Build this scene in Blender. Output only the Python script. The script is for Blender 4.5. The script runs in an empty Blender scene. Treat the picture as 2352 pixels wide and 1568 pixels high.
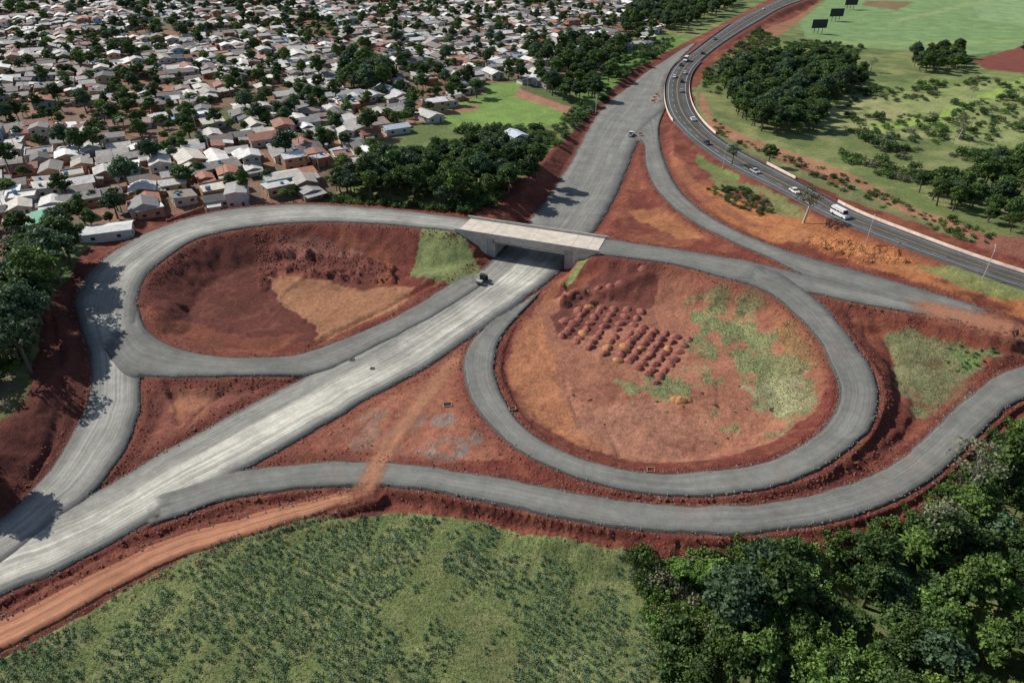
import bpy, math, random, time
import numpy as np
from mathutils import Vector, Matrix
T0=time.time()
random.seed(7); rng=np.random.default_rng(7)
sc=bpy.context.scene
# ---------------------------------------------------------------- survey
H=100.0; PITCH=math.radians(33.5); sp,cp=math.sin(PITCH),math.cos(PITCH); FP=1568.0
def P(px,py,z=0.0):
    """single-view rectification: photo measurement + known elevation -> ground position in metres"""
    u=(px-1176)/FP; v=(py-784)/FP; d=(H-z)/(sp+v*cp)
    return np.array([u*d, d*(cp-v*sp), z])
def PL(pts,z=0.0): return np.array([P(a,b,z)[:2] for a,b in pts])
# ---------------------------------------------------------------- noise
def vn(x,y,s=1.0,seed=0):
    x=x/s+seed*17.3; y=y/s-seed*9.1
    xi=np.floor(x); yi=np.floor(y); xf=x-xi; yf=y-yi
    xf=xf*xf*(3-2*xf); yf=yf*yf*(3-2*yf)
    def h(a,b):
        t=np.sin(a*127.1+b*311.7+seed*74.7)*43758.5453
        return t-np.floor(t)
    return (h(xi,yi)*(1-xf)+h(xi+1,yi)*xf)*(1-yf)+(h(xi,yi+1)*(1-xf)+h(xi+1,yi+1)*xf)*yf
def fbm(x,y,s=1.0,seed=0,o=4):
    r=0;a=.5;t=0
    for i in range(o):
        r=r+a*vn(x,y,s,seed+i*3);t+=a;a*=.5;s*=.5
    return r/t
def sst(x,a,b):
    t=np.clip((x-a)/(b-a),0,1); return t*t*(3-2*t)
def inside(X,Y,poly,warp=1.0,seed=5,ws=6.0):
    if warp>0:
        X2=X+(fbm(X,Y,ws,seed,4)-.5)*2.6*warp; Y2=Y+(fbm(X,Y,ws,seed+40,4)-.5)*2.6*warp
    else: X2,Y2=X,Y
    r=np.zeros(X.shape,bool)
    mn=poly.min(0)-warp; mx=poly.max(0)+warp
    m=(X>mn[0])&(X<mx[0])&(Y>mn[1])&(Y<mx[1])
    if not m.any(): return r
    x=X2[m];y=Y2[m];q=np.zeros(x.shape,bool);n=len(poly)
    for i in range(n):
        x1,y1=poly[i];x2,y2=poly[(i+1)%n]
        if y1==y2: continue
        c=((y1>y)!=(y2>y))&(x<(x2-x1)*(y-y1)/(y2-y1)+x1)
        q^=c
    r[m]=q
    return r
def catmull(A,n):
    A=np.asarray(A,float); B=np.vstack([2*A[0]-A[1],A,2*A[-1]-A[-2]]); out=[]
    for i in range(1,len(B)-2):
        p0,p1,p2,p3=B[i-1],B[i],B[i+1],B[i+2]
        for k in range(n):
            t=k/n
            out.append(.5*((2*p1)+(-p0+p2)*t+(2*p0-5*p1+4*p2-p3)*t*t+(-p0+3*p1-3*p2+p3)*t**3))
    out.append(A[-1]); return np.array(out)
# ---------------------------------------------------------------- road survey data (edge a, edge b, z)
RD={}
RD['M']=[(-420,1380,-420,1580,0),(-200,1290,-200,1480,0),(0,1205,0,1368,0),(100,1180,150,1300,0),(200,1142,300,1220,0),(330,1066,430,1145,0),(480,982,560,1078,0),(600,918,700,1000,0),(740,845,850,912,0),
(860,785,980,842,0),(960,725,1090,768,0),(1040,672,1180,703,0),(1100,628,1250,652,0),(1140,590,1297,612,0),(1178,548,1335,562,0),(1215,507,1372,520,0),
(1258,455,1410,455,0),(1298,395,1435,400,0),(1335,330,1458,340,0),(1365,275,1490,290,0),(1397,235,1532,245,0),(1440,203,1528,208,.2),(1480,170,1534,172,.5),(1530,138,1560,138,.8),(1590,100,1600,98,1)]
RD['A']=[(-260,1320,-200,1400,0),(-120,1250,-60,1330,0),(0,1190,60,1250,0),(60,1138,130,1190,.1),(120,1075,195,1140,.4),(180,980,270,1050,1.2),(210,900,315,950,2.2),(207,820,320,850,3.3),(185,750,318,790,4.2),(173,700,310,720,5),
(195,640,330,640,5.8),(260,580,385,590,6.4),(350,530,450,550,6.8),(450,497,540,527,7),(560,478,640,514,7),(700,470,750,510,7),(850,478,870,514,7),(980,490,975,524,7),(1090,505,1058,533,7)]
RD['C']=[(1385,548,1367,582,7),(1450,558,1440,592,7),(1550,573,1540,606,7),(1690,596,1660,636,7),(1790,617,1760,655,7),(1880,640,1850,670,7),(1990,662,1980,697,7),(2100,685,2100,718,7),(2200,710,2200,736,7),(2290,735,2255,749,7)]
RD['G']=[(2030,-120,2100,-105,2),(1900,-55,1960,-42,2),(1830,-20,1885,-12,2),(1745,20,1805,15,2),(1690,48,1745,48,1.8),(1640,82,1698,76,1.6),(1590,120,1650,108,1.4),(1550,150,1610,142,1.2),(1530,185,1588,172,1.2),(1527,225,1582,207,1.2),(1538,265,1592,247,1.5),
(1566,300,1620,287,2),(1606,335,1668,327,2.6),(1680,385,1740,366,3.6),(1780,434,1835,416,5),(1900,497,1960,484,6.5),(2050,558,2100,540,7.5),(2200,612,2230,588,8),(2352,665,2370,634,8),(2600,740,2600,700,8),(2900,830,2900,780,8)]
RD['F']=[(1534,240,1440,315,0),(1515,285,1478,330,.2),(1517,335,1484,380,1),(1535,390,1505,432,2),(1562,436,1550,480,3),(1612,482,1612,524,4),(1690,528,1700,565,5.3),(1780,565,1780,600,6.3),(1860,592,1840,628,7),(1960,620,1940,657,7),(2080,655,2060,692,7),(2200,690,2190,725,7),(2300,722,2290,748,7)]
RD['B']=[(225,775,314,690,5.0),(275,842,330,745,4.3),(340,860,370,783,3.7),(430,863,435,808,3.0),(530,862,530,821,2.3),(640,858,640,817,1.4),(740,848,730,797,.7),(870,790,860,750,.2),(980,735,960,700,0),(1070,680,1040,650,0),(1130,640,1100,622,0)]
RD['D']=[(1720,602,1660,634,7),(1800,635,1765,672,7),(1875,690,1830,725,6.9),(1930,750,1880,780,6.7),(1975,810,1912,840,6.4),(2010,870,1928,890,6),(2015,930,1920,940,5.6),(1990,990,1888,985,5.2),(1935,1042,1830,1030,4.7),(1860,1088,1745,1064,4.3),(1760,1122,1640,1080,3.9),(1640,1138,1530,1087,3.5),(1520,1138,1420,1075,3.1),(1400,1120,1322,1047,2.6),(1290,1085,1245,1010,2.1),(1200,1040,1188,965,1.6),(1125,975,1155,910,1.1),(1080,910,1133,850,.6),(1066,845,1143,790,.3),(1078,795,1175,742,0),(1110,758,1215,700,0),(1150,722,1265,650,0)]
RD['E']=[(330,1150,280,1232,0),(430,1120,400,1188,0),(545,1084,520,1147,0),(690,1066,680,1122,.2),(850,1062,850,1112,.5),(1000,1075,1000,1128,1),(1150,1100,1150,1158,1.3),(1300,1133,1300,1193,1.5),(1450,1160,1450,1220,1.7),(1600,1172,1600,1232,2),(1750,1165,1755,1228,2.2),(1900,1135,1915,1200,2.4),(2030,1080,2060,1148,2.6),(2120,1010,2160,1082,2.8),(2200,935,2240,1005,3),(2280,870,2315,935,3),(2360,838,2385,900,3),(2500,800,2500,870,3),(2750,760,2750,830,3)]
RD['T']=[(-300,1560,-300,1640,0),(0,1425,0,1490,0),(200,1325,190,1388,0),(400,1233,400,1282,0),(560,1187,560,1228,0),(750,1142,760,1170,0),(835,1114,860,1142,.2)]
ROADS={}
def rq(r,X,Y,pad=22):
    c=r['c'];D=np.full(X.shape,1e3);Z=np.zeros(X.shape)
    mn=c[:,:2].min(0)-pad-14; mx=c[:,:2].max(0)+pad+14
    idx=np.nonzero((X>mn[0])&(X<mx[0])&(Y>mn[1])&(Y<mx[1]))[0]
    for k in range(0,len(idx),20000):
        i=idx[k:k+20000]
        dd=np.sqrt((X[i,None]-c[None,:,0])**2+(Y[i,None]-c[None,:,1])**2)-c[None,:,3]
        j=dd.argmin(1); D[i]=dd[np.arange(len(i)),j]; Z[i]=c[j,2]
    return D,Z
order=['M','A','C','G','F','B','D','E','T']
def smooth1(a,k=5):
    p=np.r_[np.full(k,a[0]),a,np.full(k,a[-1])]; return np.convolve(p,np.ones(2*k+1)/(2*k+1),'valid')
for oi,k in enumerate(order):
    L=catmull([P(a,b,z) for a,b,_,_,z in RD[k]],10); R=catmull([P(a,b,z) for _,_,a,b,z in RD[k]],10)
    C=(L+R)/2; s=np.r_[0,np.cumsum(np.linalg.norm(np.diff(C[:,:2],axis=0),axis=1))]
    n=int(s[-1]/1.2)+2; t=np.linspace(0,s[-1],n)
    L=np.stack([np.interp(t,s,L[:,i]) for i in range(3)],1);R=np.stack([np.interp(t,s,R[:,i]) for i in range(3)],1)
    C=(L+R)/2
    if k in('F','B','D','E','T','A'):
        for pk in order[:oi]:
            if pk=='T' or (k=='F' and pk=='G'): continue
            d,z=rq(ROADS[pk],C[:,0],C[:,1])
            w=(1-sst(d,1.5,12))*(np.abs(z-C[:,2])<2.5)
            C[:,2]=C[:,2]*(1-w)+z*w
    C[:,2]=smooth1(C[:,2],4)
    tg=np.gradient(C[:,:2],axis=0); tg/=np.linalg.norm(tg,axis=1)[:,None]+1e-9
    W=R-L; hw=np.abs(W[:,0]*tg[:,1]-W[:,1]*tg[:,0])/2
    ROADS[k]=dict(L=L,R=R,s=t,tg=tg,c=np.column_stack([C,hw]),hw=hw)
    for E in(L,R):
        dd=((E[:,None,0]-C[None,:,0])**2+(E[:,None,1]-C[None,:,1])**2)
        wgt=np.exp(-(dd-dd.min(1)[:,None])/6.0); E[:,2]=(wgt*C[None,:,2]).sum(1)/wgt.sum(1)
ROADS['A']['c_full']=ROADS['A']['c']; ROADS['A']['c']=ROADS['A']['c'][:-6]
ROADS['C']['c']=ROADS['C']['c'][5:]
# ---------------------------------------------------------------- terrain
SPOT=[(450,620,-1),(600,720,-1.5),(800,680,-1.2),(930,645,0),(700,600,-.5),(400,720,-1),(120,850,5),(70,900,6.5),(0,960,6.5),(100,1000,3),(90,700,7.5),(150,570,7),(-150,1080,5),(0,480,5.5),(300,430,5),(250,545,6),(600,420,5),(850,430,4),(900,300,3),(1200,440,4),(1130,480,4.5),(1280,400,3.5),(1350,250,1.5),(1200,250,2),
(400,940,.4),(300,1030,.2),(600,890,.2),(800,980,.3),(1000,950,.3),(1000,1040,.6),(1430,480,1.2),(1450,430,.8),(1560,560,3),(1680,580,5),(1330,800,-.6),(1500,850,-1),(1300,950,-.4),(1700,900,0),(1780,800,1),(1550,980,-.6),(1400,700,0),
(2000,790,3.5),(2120,860,2.5),(2150,780,4),(2300,790,4.5),(2080,950,1.5),(1720,480,3.5),(1900,560,6),(2150,640,7),(800,1300,-1),(300,1450,-.4),(1300,1450,-2),(1500,1330,-1.5),(2000,1400,-3.5),(2250,1200,-2),
(1800,350,1.5),(2000,430,3.5),(2200,540,6),(2352,560,6.5),(1900,250,-1),(2200,350,0),(2300,450,3),(2000,60,-3),(2300,60,-3),(1600,60,0),(1000,60,3),(300,60,4),(1500,40,1),(0,200,4)]
SP=np.array([P(a,b,z) for a,b,z in SPOT])
DITCH=[([(0,1398),(200,1292),(330,1240),(470,1190),(620,1150),(770,1128)],0,1.0,1.3),([(-100,1560),(0,1506),(150,1425),(320,1330),(480,1262),(620,1218),(780,1182),(900,1166),(1050,1178),(1200,1208),(1400,1256)],-.5,.9,1.2),
([(880,1146),(1000,1152),(1100,1178),(1300,1216),(1500,1252)],0,1.0,1.2),([(715,800),(800,755),(900,705),(1000,655)],-1,.9,1.0),([(388,888),(405,930),(412,972)],.3,.8,.9),([(1880,700),(1960,720),(2080,738),(2200,752),(2340,790)],4,1.0,1.6),
([(1200,720),(1165,790),(1160,860),(1200,950),(1280,1020),(1420,1055)],0,.5,1.2),([(1650,880),(1652,935)],0,.3,.7),([(1290,690),(1340,672),(1400,676),(1480,662)],.5,-1.2,1.6),([(640,592),(720,598),(800,612),(900,640)],-.5,-1.5,1.8),([(850,600),(920,625),(1000,640)],0,-.8,1.6),
([(1560,1255),(1505,1150),(1502,1130)],1.5,.8,.5),([(1600,400),(1700,470),(1850,530),(2000,580),(2150,640)],4,.7,1.2),([(2040,800),(2060,900),(2040,980),(1960,1060),(1800,1130),(1600,1160)],2,1.0,1.6),([(2352,940),(2290,985),(2200,1080),(2060,1180),(1900,1225),(1700,1258),(1560,1268)],1,.8,1.3),
([(330,905),(300,1000),(250,1080)],.3,.4,.6),([(560,880),(480,930),(420,990)],.3,.35,.5),([(1230,780),(1290,880),(1380,960),(1430,1050)],0,.35,.5),([(1300,870),(1330,960),(1400,1000)],0,.3,.4),([(1560,590),(1700,640),(1800,700),(1880,790)],2,-.5,1.2),([(620,640),(740,660),(850,668)],-1.2,.5,.8),
([(120,740),(140,860),(120,960),(60,1060)],5,.6,.8),([(700,640),(640,690),(700,740)],-1.2,-.5,.8)]
DL=[]
for pts,z,dep,wd in DITCH:
    c=catmull([P(a,b,z) for a,b in pts],14); DL.append((c,dep,wd))
PILES=[PL([(1290,640),(1490,632),(1500,672),(1400,690),(1290,700)],.5),PL([(590,575),(760,585),(920,625),(900,655),(760,640),(640,625),(590,680)],-1),PL([(1850,545),(2050,575),(2100,615),(1980,605),(1860,565)],6)]
CONS=np.vstack([PL([(-500,1250),(-100,1080),(0,965),(60,885),(85,800),(120,690),(190,590),(300,505),(480,468)],5.5),PL([(700,458),(880,462)],5),PL([(1110,488),(1160,442),(1210,418),(1250,372),(1320,300),(1370,240),(1450,165),(1560,105),(1700,30),(1850,-50),(1960,-60),(1850,20),(1740,75),(1640,150),(1600,200),(1625,280),(1750,350),(1900,415),(2100,540),(2352,600),(2900,760),(2900,850),(2400,960),(2352,970),(2260,1070),(2120,1190),(1930,1260),(1720,1292),(1530,1292),(1400,1266),(1250,1228),(1100,1196),(900,1172),(720,1188),(500,1246),(350,1322),(150,1436),(0,1518),(-300,1700),(-700,1700)],1)])
def natural(X,Y):
    a=np.zeros(X.shape);b=np.zeros(X.shape)
    for x,y,z in SP:
        w=1/((X-x)**2+(Y-y)**2+30)**1.6; a+=w*z;b+=w
    return a/b
def height(X,Y,full=False):
    X=np.asarray(X,float).ravel();Y=np.asarray(Y,float).ravel()
    nat=natural(X,Y); far=sst(Y,900,2500); nat=nat*(1-far)
    cons=inside(X,Y,CONS,0).astype(float)
    nat=nat+(fbm(X,Y,14,3,4)-.5)*(1.0+.4*cons)+(fbm(X,Y,2.2,9,3)-.5)*.4*cons
    for p in PILES:
        m=inside(X,Y,p,2.0); nat=nat+m*np.abs(fbm(X,Y,5,21,4)-.5)*6.5
    margin=.7+.0045*np.clip(Y,50,600)
    num=np.zeros(X.shape);den=np.zeros(X.shape)+1e-9;pr=np.ones(X.shape);dmin=np.full(X.shape,1e3);low=np.full(X.shape,1e3)
    for k in order:
        d,z=rq(ROADS[k],X,Y)
        if k=='T': z=z-.15
        sw=margin+1.0+1.65*np.abs(z-nat); sw=np.minimum(sw,16)
        rough=(fbm(X,Y,3.2,33,3)-.5)*2.4
        w=1-np.clip((d+rough*sst(d,margin,margin+2)-margin)/(sw-margin),0,1)
        if k=='T': w*= .999
        q=w/(np.maximum(d-margin,0)+.3)**2
        num+=q*z;den+=q;pr*=(1-w);dmin=np.minimum(dmin,d)
        low=np.where(d<margin,np.minimum(low,z-.14),low)
    W=1-pr; h=(1-W)*nat+W*num/den
    for c,dep,wd in DL:
        mn=c[:,:2].min(0)-6;mx=c[:,:2].max(0)+6
        i=np.nonzero((X>mn[0])&(X<mx[0])&(Y>mn[1])&(Y<mx[1]))[0]
        if len(i)==0: continue
        dd=np.full(len(i),1e3)
        for q0 in range(0,len(c)): dd=np.minimum(dd,(X[i]-c[q0,0])**2+(Y[i]-c[q0,1])**2)
        dd=np.sqrt(dd)+(fbm(X[i],Y[i],2.5,50,2)-.5)*1.0
        h[i]-=dep*np.exp(-(np.maximum(dd,0)/wd)**2)*(1-(W[i]>.97))*sst(dmin[i],margin[i],margin[i]+.8)
    h=np.where(low<900,low,h)
    if full: return h,W,dmin,cons
    return h
def surf(x,y):
    return float(height([x],[y])[0])
ys=list(np.linspace(-500,30,10)); y=38.
while y<1000:
    ys.append(y); y+=max(.5,y*.0050)
while y<12000:
    ys.append(y); y*=1.25
ys=np.array(ys); NC=700
u=np.linspace(-1,1,NC); ex=np.array([1.03,1.08,1.16,1.3,1.6,2.2,3.5,6,12,25]); u=np.r_[-ex[::-1],u,ex]
w=np.where(ys<75,92.,.82*ys+31)*1.08
GX=(w[:,None]*u[None,:]).ravel(); GY=np.repeat(ys,len(u)); NU=len(u);NR=len(ys)
hh,WW,DM,CN=height(GX,GY,True)
print('terrain',len(GX),time.time()-T0)
# colours
DR=np.array([.165,.042,.028]);OR=np.array([.45,.175,.066]);
col=np.zeros((len(GX),3))
def setc(m,c,a=1.0):
    if m.dtype==bool: m=m.astype(float)
    m=(m*a)[:,None]; col[:]=col*(1-m)+np.array(c)[None]*m
n1=fbm(GX,GY,30,60,4);n2=fbm(GX,GY,9,61,4);n3=fbm(GX,GY,3,62,3)
setc(np.ones(len(GX)),(.15,.19,.062))
setc(sst(n2,.45,.65),(.27,.27,.11),.7); setc(sst(n1,.52,.66),(.085,.13,.042),.6)
TOWN=PL([(-400,-60),(1560,-60),(1530,50),(1500,95),(1430,110),(1290,185),(1235,205),(1100,205),(1020,250),(930,310),(860,400),(760,450),(690,465),(480,480),(330,505),(230,560),(60,640),(0,760),(-100,900),(-400,1000)],4)
mt=inside(GX,GY,TOWN,3)
setc(mt,(.27,.14,.09)); setc(mt*sst(n2,.48,.58),(.16,.12,.09),.8); setc(mt*sst(n1,.48,.6),(.08,.115,.04),.8)
def poly(pts,c,z=0,warp=1.5,a=1.0,thr=None):
    m=inside(GX,GY,PL(pts,z),warp)
    m=m.astype(float)
    if thr is not None: m=m*sst(thr[0],thr[1],thr[2])
    setc(m,c,a)
poly([(1450,90),(1560,80),(1570,105),(1470,160),(1390,225),(1340,280),(1290,290),(1330,220),(1400,170)],(.13,.22,.05),1,3)
poly([(1010,255),(1090,225),(1230,218),(1310,250),(1290,285),(1180,300),(1060,312),(1010,290)],(.19,.29,.07),2,3)
poly([(1110,195),(1190,188),(1200,215),(1120,225)],(.17,.27,.065),2,2)
poly([(860,330),(1010,270),(1100,300),(1290,295),(1300,330),(1240,360),(1000,350),(880,400)],(.14,.18,.06),3,3,.7)
poly([(1190,205),(1250,225),(1320,248),(1310,262),(1240,240),(1180,220)],(.38,.19,.12),2,1)
poly([(840,300),(900,290),(1000,255),(1100,235),(1100,245),(1000,268),(900,305),(860,330)],(.38,.19,.12),3,1)
poly([(670,205),(690,205),(712,262),(700,290),(680,262)],(.4,.2,.12),3,1)
# fields top right
poly([(1880,-60),(3100,-60),(3000,150),(2352,110),(2330,118),(2200,140),(2100,125),(1980,120),(1930,110),(1850,95),(1830,40)],(.19,.29,.115),-3,2)
poly([(2230,10),(3000,-60),(3000,80),(2352,60),(2250,45)],(.24,.345,.16),-3,1,.8)
poly([(1850,105),(2352,92),(2352,100),(1850,118)],(.27,.35,.12),-3,1,.6)
poly([(2060,45),(2352,-20),(2352,-12),(2066,52)],(.27,.33,.14),-3,.4,.7)
poly([(1890,235),(2352,190),(2352,330),(2200,340),(2100,330),(1960,330),(1890,290)],(.35,.35,.15),-1,6,.85,(n2,.28,.56))
poly([(1990,200),(2352,170),(2352,400),(2150,300)],(.22,.285,.09),-1,6,.5)
poly([(1990,290),(2150,270),(2352,185),(2352,200),(2170,285),(2000,310)],(.28,.38,.085),-1,2,.9)
poly([(2230,150),(2352,105),(2900,60),(2900,190),(2352,180),(2260,170)],(.2,.06,.042),-2,2)
poly([(1740,60),(1870,-10),(1910,-10),(1800,70),(1690,140),(1640,190),(1600,185),(1660,120)],(.17,.23,.07),0,2)
poly([(1770,60),(1900,-40),(1935,-40),(1800,75),(1690,150),(1660,150)],(.32,.13,.075),0,1.2,.85)
poly([(1990,5),(2100,8),(2060,25),(1980,15)],(.22,.09,.06),-3,2,.7)
# construction soil
mc=inside(GX,GY,CONS,.8)
setc(mc,DR); setc(mc*sst(n2,.46,.64),(.26,.085,.048),.8); setc(mc*sst(n3,.5,.72),(.33,.13,.068),.4)
poly([(1545,330),(1600,400),(1740,460),(1900,510),(2100,590),(2352,685),(2600,740),(2600,790),(2300,720),(2100,655),(1900,590),(1720,540),(1600,480),(1545,410)],OR,5,2,.9,(n2+.18,.4,.6))
poly([(1700,470),(1850,530),(2050,580),(2200,640),(2352,690),(2300,700),(2100,640),(1850,570),(1720,520)],(.5,.22,.09),5,1.2,.7,(n3,.35,.6))
poly([(1440,480),(1530,470),(1620,560),(1560,560)],(.42,.18,.075),2,2,.75,(n2+.12,.4,.6))
# left loop
poly([(330,690),(360,610),(470,550),(610,560),(640,640),(740,740),(720,790),(560,815),(430,800),(350,750)],(.125,.036,.026),-1,1)
poly([(330,760),(440,745),(560,780),(700,770),(640,815),(480,815),(380,790)],(.22,.072,.038),-1,2,.7)
poly([(615,640),(720,640),(830,662),(960,665),(905,720),(800,762),(725,795),(730,750),(650,705)],(.36,.17,.088),-1.2,1.8)
poly([(610,590),(720,575),(840,600),(920,640),(820,655),(700,630),(620,630)],(.155,.05,.038),-1,2)
poly([(640,575),(760,580),(840,598),(760,600),(640,600)],(.32,.14,.105),-.5,1,.8)
# triangle left
poly([(310,880),(720,850),(600,915),(450,985),(300,1080),(210,1140),(280,1040),(330,940)],(.28,.10,.07),.3,1,.9)
poly([(380,900),(600,870),(560,930),(420,990)],(.38,.175,.09),.3,3,.6,(n2,.4,.6))
# triangle right
poly([(1085,770),(1060,850),(1090,930),(1170,1020),(1200,1060),(1000,1065),(850,1058),(560,1080),(700,1005),(850,915),(1000,835)],(.36,.14,.085),.3,1.2)
poly([(930,930),(1050,960),(1150,1030),(1050,1062),(950,1062),(880,1020)],(.24,.21,.18),.5,3,.8,(n3,.35,.6))
poly([(760,985),(860,950),(880,1010),(800,1045)],(.26,.2,.15),.4,4,.5)
poly([(560,1080),(740,1000),(850,960),(780,1040),(600,1075)],(.26,.09,.06),.3,2,.7)
poly([(0,1395),(300,1245),(500,1180),(770,1125),(770,1140),(500,1200),(300,1270),(0,1430)],(.29,.11,.062),0,1,.8)
# right loop
poly([(1230,700),(1400,650),(1640,640),(1780,690),(1870,800),(1900,900),(1860,980),(1700,1060),(1500,1075),(1330,1030),(1200,950),(1160,830)],(.36,.155,.094),0,1.5)
poly([(1200,740),(1240,720),(1270,820),(1300,950),(1420,1040),(1300,1015),(1190,930),(1160,840)],(.43,.18,.085),0,1.5,.8)
poly([(1290,690),(1400,640),(1520,650),(1500,700),(1440,740),(1300,780),(1270,740)],(.17,.055,.042),0,2,.9)
poly([(1300,930),(1500,920),(1650,960),(1640,1060),(1450,1060),(1330,1000)],(.4,.2,.13),0,4,.5)
poly([(1400,820),(1500,900),(1640,900),(1640,1050),(1450,1000),(1330,900)],(.26,.095,.058),0,5,.5,(n2,.45,.6))
GRL=[([(1560,700),(1700,690),(1800,740),(1870,830),(1880,920),(1850,980),(1760,1030),(1660,990),(1720,900),(1690,830),(1560,800),(1600,760)],0),([(1450,880),(1560,860),(1640,850),(1600,910),(1480,930)],-.5)]
gm=fbm(GX,GY,4.5,70,4)
for g_,z in GRL: poly(g_,(.24,.28,.125),z,5,.9,(gm,.34,.50))
poly([(1700,890),(1850,880),(1870,960),(1720,970)],(.38,.37,.21),0,4,.8,(gm,.36,.52))
poly([(1740,720),(1800,740),(1880,850),(1890,900),(1830,850),(1780,790)],(.44,.22,.09),1,1.5,.7)
GR2=[(2020,770),(2150,790),(2290,820),(2230,870),(2200,930),(2130,970),(2080,930),(2060,860)]
poly(GR2,(.21,.23,.11),2.5,3,.85,(n2+.12,.4,.6)); poly([(2180,815),(2285,815),(2220,860)],(.13,.22,.065),3,2,.8)
rg=1-np.abs(2*fbm(GX,GY,11,120,3)-1); rg2=1-np.abs(2*fbm(GX,GY,4.5,121,3)-1)
gmask=mc*(DM>1.5)
setc(gmask*sst(rg,.93,.985),(.45,.22,.13),.12); setc(gmask*sst(rg2,.93,.99),(.12,.036,.026),.3)
print('colors',time.time()-T0)
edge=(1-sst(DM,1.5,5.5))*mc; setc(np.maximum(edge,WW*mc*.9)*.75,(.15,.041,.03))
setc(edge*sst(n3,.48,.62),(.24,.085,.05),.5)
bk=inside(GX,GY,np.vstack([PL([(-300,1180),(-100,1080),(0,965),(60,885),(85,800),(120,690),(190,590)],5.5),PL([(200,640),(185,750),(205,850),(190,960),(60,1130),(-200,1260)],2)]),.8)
setc(bk,(.12,.036,.027),.8)  # red bank soil, with the slope's shade darkened into its colour
poly([(1240,690),(1270,640),(1340,600),(1345,615),(1290,650),(1255,700)],(.36,.15,.075),2,1,.6)
poly([(1545,340),(1560,430),(1620,480),(1760,550),(1750,530),(1620,450),(1575,380)],(.26,.095,.056),2,1,.6)
poly([(975,532),(1056,538),(1075,560),(1110,600),(1070,628),(940,610)],(.2,.235,.09),4,.4)
poly([(1290,640),(1345,585),(1372,585),(1300,642)],(.23,.27,.1),4,.4)
poly([(1600,345),(1650,380),(1700,405),(1690,420),(1640,400),(1600,368)],(.15,.22,.065),3.5,1,.85)
poly([(1640,400),(1740,430),(1860,492),(1850,512),(1740,480),(1640,430)],(.18,.23,.085),3.5,2,.75,(n2+.1,.4,.6))
poly([(1590,190),(1605,260),(1680,330),(1800,390),(2000,480),(2150,545),(2352,610),(2352,590),(2150,510),(1950,430),(1800,360),(1680,300),(1630,230),(1615,185)],(.18,.21,.085),4,1.5,.85)
poly([(2110,605),(2200,622),(2352,672),(2352,688),(2200,655),(2110,618)],(.19,.24,.085),7,1.5,.85)
poly([(1612,200),(1640,270),(1720,310),(1850,355),(1990,420),(2110,500),(2260,560),(2230,570),(2080,510),(1960,430),(1830,375),(1700,325),(1630,290),(1605,230)],(.38,.18,.105),2.5,1.2,.9)
poly([(2230,530),(2352,550),(2700,600),(2700,640),(2352,600),(2250,575)],(.26,.095,.068),6,2,.9)
poly([(0,860),(70,860),(60,910),(0,960),(-300,1060),(-300,880)],(.12,.13,.05),6,2,.8)
poly([(-400,950),(0,760),(60,720),(95,640),(110,660),(85,740),(50,850),(0,940),(-300,1100)],(.24,.17,.12),6,2,.5)
FIELD=PL([(-700,1760),(-200,1640),(0,1524),(150,1442),(350,1328),(500,1252),(720,1194),(900,1178),(1100,1202),(1250,1234),(1400,1272),(1520,1300),(1560,1420),(1640,1568),(1700,1900),(0,2400)],-1)
mf=inside(GX,GY,FIELD,1)
setc(mf,(.17,.21,.075)); setc(mf*sst(n3,.4,.7),(.25,.26,.11),.7)
ca,sa=.4,.917
CZ=[(PL([(40,1500),(300,1350),(560,1250),(800,1210),(900,1300),(760,1400),(560,1480),(300,1568),(0,1650)],-1),8,.14),(PL([(1000,1240),(1280,1260),(1440,1330),(1560,1480),(1640,1700),(1200,1700),(1250,1480),(1180,1380),(1000,1330)],-1),7,.24)]
def cropden(X,Y):
    al_=X*ca+Y*sa; ac=X*sa-Y*ca
    ac=ac+(fbm(X,Y,12,95,2)-.5)*3
    d=vn(ac,al_/9,2.2,81)*.46+vn(ac,al_/6,1.0,85)*.26+fbm(X,Y,18,82,3)*.5+fbm(X,Y,3,88,2)*.35
    for p,w_,a in CZ: d=d+inside(X,Y,p,w_)*a
    return d
def build_mesh(name,V,quads=None,mats=(),midx=None,attrs=None,smooth=False,colors=None):
    me=bpy.data.meshes.new(name); V=np.asarray(V,np.float32)
    me.vertices.add(len(V)); me.vertices.foreach_set('co',V.ravel())
    q=np.asarray(quads,np.int32); k=q.shape[1]
    me.loops.add(q.size); me.loops.foreach_set('vertex_index',q.ravel())
    me.polygons.add(len(q)); me.polygons.foreach_set('loop_start',np.arange(0,q.size,k,dtype=np.int32)); me.polygons.foreach_set('loop_total',np.full(len(q),k,np.int32))
    for m in mats: me.materials.append(m)
    if midx is not None: me.polygons.foreach_set('material_index',np.asarray(midx,np.int32))
    if smooth: me.polygons.foreach_set('use_smooth',np.ones(len(q),bool))
    if attrs:
        for n,a in attrs.items():
            at=me.attributes.new(n,'FLOAT','POINT'); at.data.foreach_set('value',np.asarray(a,np.float32))
    if colors is not None:
        at=me.attributes.new('Col','FLOAT_COLOR','POINT'); c=np.ones((len(V),4),np.float32); c[:,:3]=colors; at.data.foreach_set('color',c.ravel())
    me.update(calc_edges=True); me.validate()
    return me
def add_obj(name,me,parent=None,loc=(0,0,0),rz=0,scale=1):
    o=bpy.data.objects.new(name,me); sc.collection.objects.link(o); o.location=loc; o.rotation_euler=(0,0,rz)
    o.scale=(scale,scale,scale) if np.isscalar(scale) else scale
    if parent is not None: o.parent=parent
    return o
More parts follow.
